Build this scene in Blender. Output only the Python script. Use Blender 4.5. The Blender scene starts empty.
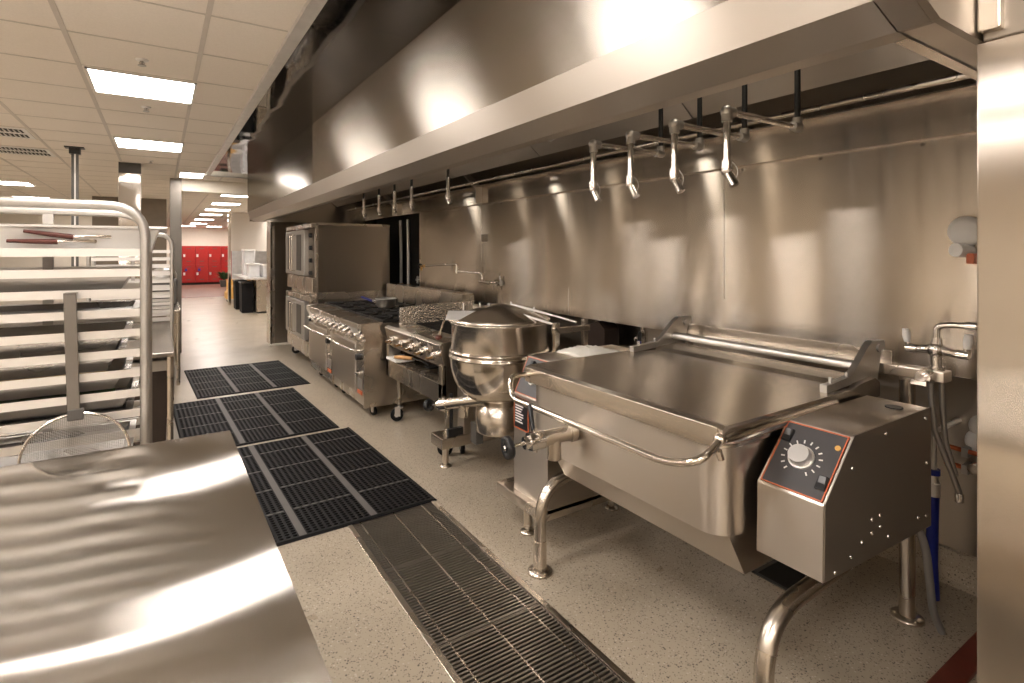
import bpy, math, random
from mathutils import Vector, Matrix
random.seed(7)
sc = bpy.context.scene
COL = sc.collection
PI = math.pi
V = Vector

# ------------------------------------------------------------------ camera
FPX = 543.0
cam = bpy.data.cameras.new('camera')
cam.sensor_fit = 'HORIZONTAL'; cam.sensor_width = 36.0
cam.lens = FPX / 1024 * 36.0
cam.shift_y = -90.5 / 1024
cam.clip_start = 0.05; cam.clip_end = 200
co = bpy.data.objects.new('camera', cam); COL.objects.link(co)
co.location = (0, 0, 1.6); co.rotation_euler = (PI/2, 0, math.radians(-32.95))
sc.camera = co

# ------------------------------------------------------------------ materials
def new_mat(name):
    m = bpy.data.materials.new(name); m.use_nodes = True
    nt = m.node_tree; b = nt.nodes['Principled BSDF']
    return m, nt, b
def ramp(nt, fac, stops):
    r = nt.nodes.new('ShaderNodeValToRGB')
    el = r.color_ramp.elements
    while len(el) < len(stops): el.new(0.5)
    for e, (p, c) in zip(el, stops):
        e.position = p; e.color = (*c, 1) if len(c) == 3 else c
    nt.links.new(fac, r.inputs[0]); return r
def wpos(nt, scale=(1, 1, 1)):
    g = nt.nodes.new('ShaderNodeNewGeometry')
    mp = nt.nodes.new('ShaderNodeMapping'); mp.inputs['Scale'].default_value = scale
    nt.links.new(g.outputs['Position'], mp.inputs[0]); return mp.outputs[0]
def opos(nt, scale=(1, 1, 1)):
    g = nt.nodes.new('ShaderNodeTexCoord')
    mp = nt.nodes.new('ShaderNodeMapping'); mp.inputs['Scale'].default_value = scale
    nt.links.new(g.outputs['Object'], mp.inputs[0]); return mp.outputs[0]
def noise(nt, vec, s, d=3, r=.5):
    n = nt.nodes.new('ShaderNodeTexNoise'); n.inputs['Scale'].default_value = s
    n.inputs['Detail'].default_value = d; n.inputs['Roughness'].default_value = r
    nt.links.new(vec, n.inputs['Vector']); return n.outputs['Fac']

def plain(name, col, rough=.5, metal=0., bump=0., bscale=60, var=.08, emit=None, spec=.5):
    m, nt, b = new_mat(name)
    n = noise(nt, opos(nt), 9, 4)
    lo = tuple(max(0, c*(1-var)) for c in col); hi = tuple(min(1, c*(1+var)) for c in col)
    r = ramp(nt, n, [(.3, lo), (.7, hi)])
    nt.links.new(r.outputs[0], b.inputs['Base Color'])
    b.inputs['Roughness'].default_value = rough; b.inputs['Metallic'].default_value = metal
    b.inputs['Specular IOR Level'].default_value = spec
    if bump:
        bp = nt.nodes.new('ShaderNodeBump'); bp.inputs['Strength'].default_value = bump
        bp.inputs['Distance'].default_value = .002
        nt.links.new(noise(nt, opos(nt), bscale, 3), bp.inputs['Height']); nt.links.new(bp.outputs[0], b.inputs['Normal'])
    if emit:
        b.inputs['Emission Color'].default_value = (*emit[:3], 1); b.inputs['Emission Strength'].default_value = emit[3]
    return m

def steel(name, col=(.60, .55, .48), rough=.3, aniso=.0, tan=None, grain=None, gb=.0, wave=0., wscale=1.2, rvar=.02, smudge=.025):
    """brushed stainless steel: tan = world direction the highlights stretch along, grain = mapping scale of the brushing"""
    m, nt, b = new_mat(name)
    b.inputs['Metallic'].default_value = 1.0
    n1 = noise(nt, wpos(nt), 1.4, 2, .5)
    lo = tuple(c*(1-smudge) for c in col); hi = tuple(min(1, c*(1+smudge)) for c in col)
    r = ramp(nt, n1, [(.3, lo), (.7, hi)]); nt.links.new(r.outputs[0], b.inputs['Base Color'])
    n2 = noise(nt, wpos(nt), 3, 2, .5)
    mr = nt.nodes.new('ShaderNodeMapRange')
    mr.inputs['From Min'].default_value = .25; mr.inputs['From Max'].default_value = .75
    mr.inputs['To Min'].default_value = max(.02, rough-rvar); mr.inputs['To Max'].default_value = rough+rvar
    nt.links.new(n2, mr.inputs[0]); nt.links.new(mr.outputs[0], b.inputs['Roughness'])
    if aniso and tan:
        b.inputs['Anisotropic'].default_value = aniso
        c = nt.nodes.new('ShaderNodeCombineXYZ')
        for i in range(3): c.inputs[i].default_value = tan[i]
        nt.links.new(c.outputs[0], b.inputs['Tangent'])
    nrm = None
    if wave:
        bp = nt.nodes.new('ShaderNodeBump'); bp.inputs['Strength'].default_value = 1.0
        bp.inputs['Distance'].default_value = wave
        nt.links.new(noise(nt, wpos(nt), wscale, 1, .4), bp.inputs['Height']); nrm = bp.outputs[0]
    if gb and grain:
        bp = nt.nodes.new('ShaderNodeBump'); bp.inputs['Strength'].default_value = gb
        bp.inputs['Distance'].default_value = .0006
        nt.links.new(n2, bp.inputs['Height'])
        if nrm: nt.links.new(nrm, bp.inputs['Normal'])
        nrm = bp.outputs[0]
    if nrm: nt.links.new(nrm, b.inputs['Normal'])
    return m

def brushed(name, col, along, across, tan, wave=0., wscale=1.2, smudge=.025):
    """sheet steel with a directional finish: reflections smear by 'along' in direction tan and by 'across' at right angles"""
    m = bpy.data.materials.new(name); m.use_nodes = True; nt = m.node_tree
    nt.nodes.remove(nt.nodes['Principled BSDF'])
    g = nt.nodes.new('ShaderNodeBsdfAnisotropic'); g.distribution = 'GGX'
    g.inputs['Roughness'].default_value = (along*across)**.25
    g.inputs['Anisotropy'].default_value = (across/along)**.5-1
    n1 = noise(nt, wpos(nt), 1.4, 2, .5)
    r = ramp(nt, n1, [(.3, tuple(c*(1-smudge) for c in col)), (.7, tuple(c*(1+smudge) for c in col))]); nt.links.new(r.outputs[0], g.inputs['Color'])
    c = nt.nodes.new('ShaderNodeCombineXYZ')
    for i in range(3): c.inputs[i].default_value = tan[i]
    nt.links.new(c.outputs[0], g.inputs['Tangent'])
    if wave:
        bp = nt.nodes.new('ShaderNodeBump'); bp.inputs['Distance'].default_value = wave
        nt.links.new(noise(nt, wpos(nt), wscale, 1, .4), bp.inputs['Height']); nt.links.new(bp.outputs[0], g.inputs['Normal'])
    nt.links.new(g.outputs[0], nt.nodes['Material Output'].inputs['Surface'])
    return m

M = {}
S_COL = (.62, .56, .485)
M['steel'] = steel('brushed_steel', S_COL, .27)
M['steel_wall'] = brushed('steel_wall_sheet', (.64, .58, .51), .16, .008, (0, 0, 1), .004, 1.1)
M['steel_front'] = brushed('steel_front_sheet', (.63, .575, .51), .22, .06, (0, 0, 1), .002, 1.6)
M['steel_dark'] = brushed('steel_dark_sheet', (.44, .395, .34), .22, .06, (0, 0, 1), .001, 1.5)  # sheet steel in a darker tint
M['steel_table'] = brushed('steel_table_top', (.60, .565, .52), .32, .0035, (1, 0, 0), .0012, 1.2)
M['steel_column'] = brushed('steel_column_sheet', (.62, .565, .50), .30, .012, (0, 1, 0), .003, 1.2)
M['steel_lid'] = brushed('steel_lid', (.58, .53, .465), .14, .02, (1, 0, 0), .003, 1.3)
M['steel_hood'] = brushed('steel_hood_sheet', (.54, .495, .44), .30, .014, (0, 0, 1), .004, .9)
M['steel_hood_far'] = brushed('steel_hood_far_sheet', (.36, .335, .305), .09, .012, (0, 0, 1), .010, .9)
M['steel_pan'] = steel('pan_metal', (.34, .32, .295), .28)
M['steel_bowl'] = steel('satin_bowl_steel', (.72, .66, .585), .24)
M['steel_mirror_darkened'] = steel('steel_mirror_darkened', (.13, .123, .115), .05, 0, None, None, 0, .012, 1.4, .02)  # near-black tint stands in for the dark reflection in the soffit
M['steel_polished'] = steel('steel_polished', (.72, .66, .585), .15, 0, None, None, 0, .002, 3)
M['chrome'] = steel('chrome', (.80, .77, .73), .12)
M['alu'] = steel('aluminium', (.82, .80, .77), .38)
M['alu_dull'] = steel('aluminium_dull', (.52, .50, .47), .42)
M['cast'] = steel('cast_metal', (.56, .53, .49), .42)
M['iron'] = plain('cast_iron', (.018, .016, .014), .5, .3, .4)
M['black'] = plain('black_plastic', (.012, .012, .013), .35)
M['rubber'] = plain('black_rubber', (.008, .0075, .008), .6, 0, .3, 40, .2, None, .2)
M['rubber_edge'] = plain('worn_and_glint_rubber', (.11, .10, .094), .6, 0, .2, 30)
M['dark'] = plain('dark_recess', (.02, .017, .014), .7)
M['darkgrey'] = plain('dark_grey_paint', (.075, .068, .06), .5)
M['panel'] = plain('charcoal_panel', (.075, .072, .075), .35)
M['orange'] = plain('orange_trim', (.60, .15, .06), .45)
M['white'] = plain('white_enamel', (.78, .76, .72), .4)
M['whitep'] = plain('white_plastic', (.82, .80, .77), .45)
M['wallpaint'] = plain('wall_paint', (.72, .66, .57), .7, 0, .15, 200, .02)
M['walldark'] = plain('brown_wall_paint', (.19, .155, .115), .6, 0, .15, 120, .05)
M['cream'] = plain('cream_wall_paint', (.80, .74, .63), .7, 0, 0, 1, .02)
M['tee'] = plain('ceiling_tee_paint', (.60, .545, .48), .5, 0, 0, 1, .02)
M['trim'] = plain('pale_grey_trim', (.62, .60, .57), .35, .3)
M['red'] = plain('red_locker_paint', (.32, .010, .007), .35, 0, 0, 1, .05)
M['redtile'] = plain('red_brick_tile', (.20, .095, .065), .5, 0, .3, 30, .2)
M['redstrip'] = plain('dark_red_strip', (.17, .035, .02), .5, 0, .3, 30, .2)
M['redbrown'] = plain('red_brown_handle', (.085, .016, .008), .4)
M['blue'] = plain('blue_hose', (.01, .02, .22), .35)
M['brass'] = plain('brass', (.50, .30, .12), .3, 1)
M['copper'] = plain('copper_pipe', (.58, .16, .07), .35, .9)
M['hosegrey'] = plain('grey_conduit', (.22, .21, .20), .5)
M['wood'] = plain('wood_handle', (.55, .30, .12), .5, 0, .2, 30, .2)
M['cloth'] = plain('white_cloth', (.82, .79, .72), .9, 0, .5, 80, .04)
M['tan'] = plain('tan_cart_plastic', (.72, .42, .12), .5)
M['leaf'] = plain('leaf_green', (.05, .10, .03), .6, 0, 0, 1, .4)
M['foil_food'] = plain('dry_goods', (.45, .30, .14), .8, 0, .8, 60, .4)
M['chocolate'] = plain('brown_food', (.13, .045, .018), .5, 0, .6, 60, .3)
M['greens'] = plain('green_vegetable_food', (.05, .13, .02), .6, 0, .9, 50, .6)
M['binbrown'] = plain('dark_brown_bin', (.035, .022, .016), .4)
M['plastic_clear'] = plain('frosted_clear_plastic', (.66, .66, .66), .25)
M['grate'] = plain('grate_metal', (.27, .24, .205), .42, .9)
M['handle_dull'] = steel('dull_handle_metal', (.22, .20, .175), .45)
M['added_globe'] = plain('added_lit_globe', (.9, .88, .84), .5, emit=(1.0, .90, .78, 11.0))
M['satin'] = steel('satin_steel', (.42, .375, .32), .48)
M['steel_rear_table'] = brushed('rear_table_steel', (.34, .315, .285), .25, .02, (1, 0, 0), .002, 1.5)  # table steel, tint lowered to tone down its bright reflection
M['light'] = plain('lit_diffuser', (.9, .88, .84), .5, emit=(1.0, .925, .87, 25.0))

# foil
m, nt, b = new_mat('crumpled_foil'); b.inputs['Metallic'].default_value = 1
b.inputs['Base Color'].default_value = (.78, .74, .68, 1); b.inputs['Roughness'].default_value = .2
vo = nt.nodes.new('ShaderNodeTexVoronoi'); vo.inputs['Scale'].default_value = 60
nt.links.new(opos(nt), vo.inputs['Vector'])
bp = nt.nodes.new('ShaderNodeBump'); bp.inputs['Strength'].default_value = 1; bp.inputs['Distance'].default_value = .006
nt.links.new(vo.outputs['Distance'], bp.inputs['Height']); nt.links.new(bp.outputs[0], b.inputs['Normal'])
M['foil'] = m
# glass
m, nt, b = new_mat('oven_glass'); b.inputs['Roughness'].default_value = .35
n = noise(nt, opos(nt), 6); r = ramp(nt, n, [(.3, (.035, .03, .025)), (.7, (.06, .05, .045))]); nt.links.new(r.outputs[0], b.inputs['Base Color'])
M['glass'] = m
# floor: pale resin terrazzo with dark flecks
m, nt, b = new_mat('terrazzo_floor')
p = wpos(nt)
base = ramp(nt, noise(nt, p, 1.3, 4), [(.3, (.365, .31, .235)), (.7, (.46, .395, .305))])
v1 = nt.nodes.new('ShaderNodeTexVoronoi'); v1.inputs['Scale'].default_value = 105; nt.links.new(p, v1.inputs['Vector'])
sep = nt.nodes.new('ShaderNodeSeparateColor'); nt.links.new(v1.outputs['Color'], sep.inputs[0])
def mth(op, a, bb):
    k = nt.nodes.new('ShaderNodeMath'); k.operation = op
    for i, x in enumerate((a, bb)):
        if isinstance(x, (int, float)): k.inputs[i].default_value = x
        else: nt.links.new(x, k.inputs[i])
    return k.outputs[0]
near = mth('LESS_THAN', v1.outputs['Distance'], mth('MULTIPLY', sep.outputs[2], .45))
pick = mth('GREATER_THAN', sep.outputs[0], .72)
dk = mth('MULTIPLY', near, pick)
pick2 = mth('LESS_THAN', sep.outputs[0], .22)
lt = mth('MULTIPLY', near, pick2)
mx = nt.nodes.new('ShaderNodeMix'); mx.data_type = 'RGBA'
nt.links.new(dk, mx.inputs['Factor']); nt.links.new(base.outputs[0], mx.inputs['A'])
flk = ramp(nt, sep.outputs[1], [(0, (.055, .045, .035)), (1, (.19, .155, .115))]); nt.links.new(flk.outputs[0], mx.inputs['B'])
mx2 = nt.nodes.new('ShaderNodeMix'); mx2.data_type = 'RGBA'
nt.links.new(lt, mx2.inputs['Factor']); nt.links.new(mx.outputs['Result'], mx2.inputs['A']); mx2.inputs['B'].default_value = (.52, .46, .38, 1)
nt.links.new(mx2.outputs['Result'], b.inputs['Base Color'])
v3 = nt.nodes.new('ShaderNodeTexVoronoi'); v3.inputs['Scale'].default_value = 190; nt.links.new(p, v3.inputs['Vector'])
sep3 = nt.nodes.new('ShaderNodeSeparateColor'); nt.links.new(v3.outputs['Color'], sep3.inputs[0])
dk3 = mth('MULTIPLY', mth('LESS_THAN', v3.outputs['Distance'], mth('MULTIPLY', sep3.outputs[2], .6)), mth('GREATER_THAN', sep3.outputs[0], .6))
mx3 = nt.nodes.new('ShaderNodeMix'); mx3.data_type = 'RGBA'; nt.links.new(dk3, mx3.inputs['Factor']); nt.links.new(mx2.outputs['Result'], mx3.inputs['A'])
fl3 = ramp(nt, sep3.outputs[1], [(0, (.10, .08, .06)), (1, (.30, .25, .19))]); nt.links.new(fl3.outputs[0], mx3.inputs['B'])
nt.links.new(mx3.outputs['Result'], b.inputs['Base Color'])
rr = nt.nodes.new('ShaderNodeMapRange'); rr.inputs['To Min'].default_value = .22; rr.inputs['To Max'].default_value = .40
nt.links.new(noise(nt, p, 3, 4), rr.inputs[0]); nt.links.new(rr.outputs[0], b.inputs['Roughness'])
M['floor'] = m
# ceiling tile: pale board, faint speckle
m, nt, b = new_mat('ceiling_tile')
r = ramp(nt, noise(nt, wpos(nt), 120, 3), [(.3, (.80, .735, .655)), (.7, (.85, .785, .70))])
nt.links.new(r.outputs[0], b.inputs['Base Color']); b.inputs['Roughness'].default_value = .8
M['ceil'] = m

# ------------------------------------------------------------------ mesh builder
class MB:
    def __init__(s): s.v = []; s.f = []; s.sm = []
    def add(s, vs, fs, smooth=False):
        o = len(s.v); s.v += [tuple(x) for x in vs]
        for f in fs: s.f.append(tuple(i+o for i in f)); s.sm.append(smooth)
        return s
    def box(s, x0, x1, y0, y1, z0, z1):
        if x0 > x1: x0, x1 = x1, x0
        if y0 > y1: y0, y1 = y1, y0
        if z0 > z1: z0, z1 = z1, z0
        return s.add([(x0,y0,z0),(x1,y0,z0),(x1,y1,z0),(x0,y1,z0),(x0,y0,z1),(x1,y0,z1),(x1,y1,z1),(x0,y1,z1)],
              [(0,3,2,1),(4,5,6,7),(0,1,5,4),(1,2,6,5),(2,3,7,6),(3,0,4,7)])
    def obox(s, c, ax, ay, az, hx, hy, hz):
        c, ax, ay, az = V(c), V(ax).normalized(), V(ay).normalized(), V(az).normalized()
        vs = [c + ax*hx*a + ay*hy*b_ + az*hz*d for d in (-1, 1) for a, b_ in ((-1,-1),(1,-1),(1,1),(-1,1))]
        fl = ax.cross(ay).dot(az) < 0
        fs = [(0,3,2,1),(4,5,6,7),(0,1,5,4),(1,2,6,5),(2,3,7,6),(3,0,4,7)]
        if fl: fs = [f[::-1] for f in fs]
        return s.add(vs, fs)
    def prism(s, pts, axis, a, b_, smooth=False):
        """extrude a polygon: pts are 2-D in the plane normal to axis"""
        def P(p, t):
            return {'x': (t, p[0], p[1]), 'y': (p[0], t, p[1]), 'z': (p[0], p[1], t)}[axis]
        n = len(pts); vs = [P(p, a) for p in pts] + [P(p, b_) for p in pts]
        area = sum(pts[i][0]*pts[(i+1) % n][1]-pts[(i+1) % n][0]*pts[i][1] for i in range(n))
        flip = (area > 0) == (axis == 'y')
        if b_ < a: flip = not flip
        fs = [tuple(range(n))[::-1], tuple(range(n, 2*n))]
        side = [(i, (i+1) % n, n+(i+1) % n, n+i) for i in range(n)]
        if flip: fs = [f[::-1] for f in fs]; side = [f[::-1] for f in side]
        s.add(vs, fs)
        return s.add(vs, side, smooth)
    def cyl(s, p0, p1, r, n=16, r2=None, caps=True):
        p0, p1 = V(p0), V(p1); d = (p1-p0).normalized(); r2 = r if r2 is None else r2
        u = d.orthogonal().normalized(); w = d.cross(u)
        vs = [p0+(u*math.cos(2*PI*i/n)+w*math.sin(2*PI*i/n))*r for i in range(n)] + [p1+(u*math.cos(2*PI*i/n)+w*math.sin(2*PI*i/n))*r2 for i in range(n)]
        s.add(vs, [(i, (i+1) % n, n+(i+1) % n, n+i) for i in range(n)], True)
        if caps:
            s.add(vs[:n], [tuple(range(n))[::-1]]); s.add(vs[n:], [tuple(range(n))])
        return s
    def tube(s, path, r, n=10, closed=False, caps=True):
        path = [V(p) for p in path]; k = len(path); rs = r if isinstance(r, (list, tuple)) else [r]*k
        rings = []; u = None
        for i in range(k):
            if closed: d = (path[(i+1) % k]-path[i-1]).normalized()
            elif i == 0: d = (path[1]-path[0]).normalized()
            elif i == k-1: d = (path[-1]-path[-2]).normalized()
            else:
                d = ((path[i+1]-path[i]).normalized()+(path[i]-path[i-1]).normalized()).normalized()
            u = d.orthogonal().normalized() if u is None else (u-d*u.dot(d)).normalized()
            w = d.cross(u)
            rings.append([path[i]+(u*math.cos(2*PI*j/n)+w*math.sin(2*PI*j/n))*rs[i] for j in range(n)])
        vs = [p for rg in rings for p in rg]; fs = []
        for i in range(k if closed else k-1):
            a = i*n; c = ((i+1) % k)*n
            fs += [(a+j, a+(j+1) % n, c+(j+1) % n, c+j) for j in range(n)]
        s.add(vs, fs, True)
        if caps and not closed:
            s.add(rings[0], [tuple(range(n))[::-1]]); s.add(rings[-1], [tuple(range(n))])
        return s
    def lathe(s, prof, c=(0, 0, 0), axis=(0, 0, 1), n=40, smooth=True):
        ax = V(axis).normalized(); u = ax.orthogonal().normalized(); w = ax.cross(u); c = V(c)
        if abs(ax.z) > .99: u = V((1, 0, 0)); w = ax.cross(u)
        vs = [c+ax*z+(u*math.cos(2*PI*j/n)+w*math.sin(2*PI*j/n))*max(r, 1e-4) for r, z in prof for j in range(n)]
        fs = [(i*n+j, i*n+(j+1) % n, (i+1)*n+(j+1) % n, (i+1)*n+j) for i in range(len(prof)-1) for j in range(n)]
        return s.add(vs, fs, smooth)
    def ball(s, c, r, n=14, sz=1.0):
        return s.lathe([(r*math.sin(PI*i/8), -r*sz*math.cos(PI*i/8)) for i in range(9)], c, (0, 0, 1), n)

def arc(path, r, k=6):
    """round the corners of a polyline"""
    path = [V(p) for p in path]; out = [path[0]]
    for i in range(1, len(path)-1):
        a, b_, c = path[i-1], path[i], path[i+1]
        d1 = (a-b_); d2 = (c-b_); rr_ = min(r, d1.length*.49, d2.length*.49)
        p, q = b_+d1.normalized()*rr_, b_+d2.normalized()*rr_
        for j in range(k+1):
            t = j/k; out.append(p*(1-t)**2 + b_*2*t*(1-t) + q*t*t)
    out.append(path[-1]); return out

BASE = {}
def finish(o, name, mat, bevel):
    o.data.materials.append(mat)
    if bevel:
        md = o.modifiers.new('bevel', 'BEVEL'); md.width = bevel; md.segments = 2; md.limit_method = 'ANGLE'; md.angle_limit = math.radians(40)
        md.harden_normals = False
def build(mb, name, mat, parent=None, bevel=0, origin=None):
    if parent is not None: o0 = V(BASE[parent])
    elif origin is not None: o0 = V(origin)
    else:
        xs = [p[0] for p in mb.v]; ys = [p[1] for p in mb.v]; zs = [p[2] for p in mb.v]
        o0 = V(((min(xs)+max(xs))/2, (min(ys)+max(ys))/2, min(zs)))
    me = bpy.data.meshes.new(name)
    me.from_pydata([V(p)-o0 for p in mb.v], [], mb.f)
    me.polygons.foreach_set('use_smooth', mb.sm); me.update()
    o = bpy.data.objects.new(name, me); COL.objects.link(o)
    finish(o, name, M[mat], bevel)
    if parent is not None: o.parent = parent
    else: o.location = o0
    BASE[o] = o0
    return o
def tag(o, label=None, cat=None, group=None, kind=None):
    if label: o['label'] = label
    if cat: o['category'] = cat
    if group: o['group'] = group
    if kind: o['kind'] = kind
    return o
def thing(name, label, cat, loc, group=None):
    o = bpy.data.objects.new(name, None); COL.objects.link(o); o.location = loc; o.empty_display_size = .1
    BASE[o] = V(loc); return tag(o, label, cat, group)
def struct(mb, name, mat, bevel=0):
    return tag(build(mb, name, mat, None, bevel), kind='structure')
def dup(root, loc, label, group=None):
    def cp(o, par):
        c = o.copy(); COL.objects.link(c)
        if par is not None: c.parent = par
        for ch in kids.get(o.name, []): cp(ch, c)
        return c
    kids = {}
    for o in list(COL.objects):
        if o.parent: kids.setdefault(o.parent.name, []).append(o)
    r_ = cp(root, None); r_.location = loc; r_['label'] = label
    if group: r_['group'] = group
    BASE[r_] = V(loc); return r_

def caster(parent, x, y, r=.06, z0=0, ang=0., wheel='rubber', hgt=None, stemtop=None):
    """one swivel caster: fork plus wheel, wheel as sub-part"""
    f = MB(); c, s_ = math.cos(ang), math.sin(ang)
    top = stemtop if stemtop else z0+2*r+.05
    d = V((c, s_, 0)); n_ = V((-s_, c, 0)); ctr = V((x, y, z0+r))+d*r*.35
    for sgn in (-1, 1):
        f.obox(ctr+n_*sgn*r*.42-d*r*.18+V((0, 0, r*.55)), d, n_, (0, 0, 1), r*.42, .003, r*.72)
    f.obox((x, y, z0+2*r+.012), d, n_, (0, 0, 1), r*.6, r*.48, .006)
    f.cyl((x, y, z0+2*r+.01), (x, y, top), r*.24, 10)
    fo = build(f, 'caster', 'alu_dull', parent)
    w = MB(); w.lathe([(r*.30, -r*.30), (r*.92, -r*.30), (r, -r*.2), (r, r*.2), (r*.92, r*.30), (r*.30, r*.30)], ctr, n_, 20)
    wo = build(w, 'wheel', wheel, None, 0, BASE[parent]); wo.location = (0, 0, 0); wo.parent = fo
    h = MB(); h.cyl(ctr-n_*r*.34, ctr+n_*r*.34, r*.34, 12)
    ho = build(h, 'hub', 'alu_dull', None, 0, BASE[parent]); ho.location = (0, 0, 0); ho.parent = fo
    return fo
def sub(mb, name, mat, part, root, bevel=0):
    """a sub-part: child of a part, built in world coordinates relative to the thing's base"""
    o = build(mb, name, mat, None, bevel, BASE[root]); o.location = (0, 0, 0); o.parent = part
    return o

H = 2.737
W = 2.95
# ================================================================== SETTING
# floor with the trench opening
TX0, TX1, TY0, TY1 = .935, 1.455, .55, 3.30
f = MB()
f.box(-6, TX0, -4, 31, -.12, 0); f.box(TX1, 6, -4, 31, -.12, 0); f.box(TX0, TX1, -4, TY0, -.12, 0); f.box(TX0, TX1, TY1, 31, -.12, 0)
struct(f, 'floor', 'floor')
f = MB(); f.box(-6, 3.2, 21.6, 30.2, .0005, .004); struct(f, 'floor', 'redtile')
# ceiling boards and grid, kept clear of the hood shaft
c = MB(); c.box(-6, .56, -4, 31, H, H+.05); c.box(.56, 6, 9.15, 31, H, H+.05); c.box(.56, 6, -4, .40, H, H+.05)
struct(c, 'ceiling', 'ceil')
GX0, GY0 = -.415, 4.21
t = MB()
for k in range(-9, 12):
    x = GX0+.61*k+.32*0
    if x < .55: t.box(x-.012, x+.012, -4, 30, H-.004, H+.001)
    else: t.box(x-.012, x+.012, 9.16, 30, H-.004, H+.001)
for k in range(-13, 43):
    y = GY0+.61*k
    t.box(-6, .555 if .4 < y < 9.15 else 6, y-.006, y+.006, H-.0025, H+.001)
struct(t, 'trim_1', 'tee')
# far walls
w = MB(); w.box(-6, 6, 30.2, 30.4, 0, H); struct(w, 'wall_far', 'cream')
w = MB(); w.box(-6.2, -6, -4, 30.4, 0, H); struct(w, 'wall_left', 'wallpaint')
w = MB(); w.box(-6, 6, -4.2, -4, 0, H); struct(w, 'wall_back', 'wallpaint')
w = MB(); w.box(-6, -1.55, 20.0, 20.2, 0, H); struct(w, 'wall_far', 'wallpaint')
w = MB(); w.box(-1.18, .12, 14.14, 14.5, 0, H); struct(w, 'wall_middle', 'walldark')
w = MB(); w.box(4.2, 4.4, 9.99, 30.2, 0, H); struct(w, 'wall_right', 'wallpaint')
# doorway to the next room: jamb, header, wing wall behind the ovens
w = MB(); w.box(.13, .285, 9.98, 10.35, 0, H); struct(w, 'trim_2', 'handle_dull', .004)
w = MB(); w.box(.285, 3.6, 9.99, 10.35, 2.545, H); struct(w, 'wall_far', 'cream')
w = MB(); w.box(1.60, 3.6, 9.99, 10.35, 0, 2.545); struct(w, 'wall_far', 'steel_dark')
w = MB(); w.box(1.575, 1.60, 9.96, 10.38, 0, 2.545); w.box(1.575, 1.64, 9.96, 9.99, 0, 2.545); struct(w, 'trim_3', 'steel', .003)
w = MB(); w.box(1.56, 2.2, 9.90, 9.99, .0, .02); struct(w, 'baseboard_far', 'wallpaint')
# steel clad column by the racks
w = MB(); w.box(-.445, -.21, 8.54, 8.80, 0, 2.60); struct(w, 'trim_4', 'steel_column', .004)
w = MB(); w.box(-.445, -.21, 8.54, 8.80, 2.60, H); struct(w, 'trim_5', 'darkgrey')
# the cooking wall: proud upper sheets over a recessed utility chase
ys = [.43, 1.504, 2.122+.0, 3.657, 5.165, 6.84]
sheets = [(.43, .58), (.58, 2.12), (2.12, 3.657), (3.657, 5.165), (5.165, 6.84)]
w = MB()
for a, b_ in sheets: w.box(W, W+.03, a+.0012, b_-.0012, 1.045, 2.30)
struct(w, 'wall_right', 'steel_wall')
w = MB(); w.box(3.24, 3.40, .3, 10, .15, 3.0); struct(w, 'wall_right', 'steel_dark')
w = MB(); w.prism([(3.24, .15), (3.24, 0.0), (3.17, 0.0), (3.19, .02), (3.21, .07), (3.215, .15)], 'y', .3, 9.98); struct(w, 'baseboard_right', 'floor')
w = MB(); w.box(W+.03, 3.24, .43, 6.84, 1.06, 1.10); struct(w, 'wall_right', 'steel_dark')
# seams and screw heads of the upper sheets
w = MB()
for y in (.58, 2.12, 3.657, 5.165): w.box(W-.0008, W+.005, y-.004, y+.004, 1.045, 2.30)
w.box(W-.004, W+.02, 6.835, 6.85, 1.045, 2.30)
struct(w, 'trim_6', 'steel')
w = MB()
for k in range(14):
    y = .58+.46*k
    w.cyl((W-.006, y+.03, 2.09), (W, y+.03, 2.09), .009, 10)
struct(w, 'trim_7', 'chrome')
# steel clad wall end at the right edge of the view
w = MB(); w.box(1.45, 3.5, -2.5, .43, 0, 2.04); struct(w, 'wall_near', 'steel_column', .004)
w = MB(); w.box(1.452, 3.5, -2.5, .42, 2.04, H+.3); struct(w, 'wall_near', 'satin', .004)
w = MB(); w.box(1.43, 1.475, .385, .424, 2.055, H); struct(w, 'trim_8', 'steel', .004)
# pale trim where the ceiling meets the soffit
w = MB(); w.box(.56, .625, -.3, 9.17, 2.712, H+.03); struct(w, 'trim_9', 'trim', .002)
w = MB(); w.box(.56, 1.2, 9.15, 9.17, 2.705, H+.02); struct(w, 'trim_10', 'trim')

# stainless soffit sheets in front of the hood
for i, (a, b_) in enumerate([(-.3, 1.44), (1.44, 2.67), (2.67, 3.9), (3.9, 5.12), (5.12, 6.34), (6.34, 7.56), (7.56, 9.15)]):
    w = MB(); w.box(.625, 1.119, a+.0015, b_-.0015, 2.712, 2.722); struct(w, 'ceiling', 'steel_mirror_darkened')
w = MB(); w.box(.56, 3.4, -.3, 9.15, H+.33, H+.36); struct(w, 'ceiling', 'dark')

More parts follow.
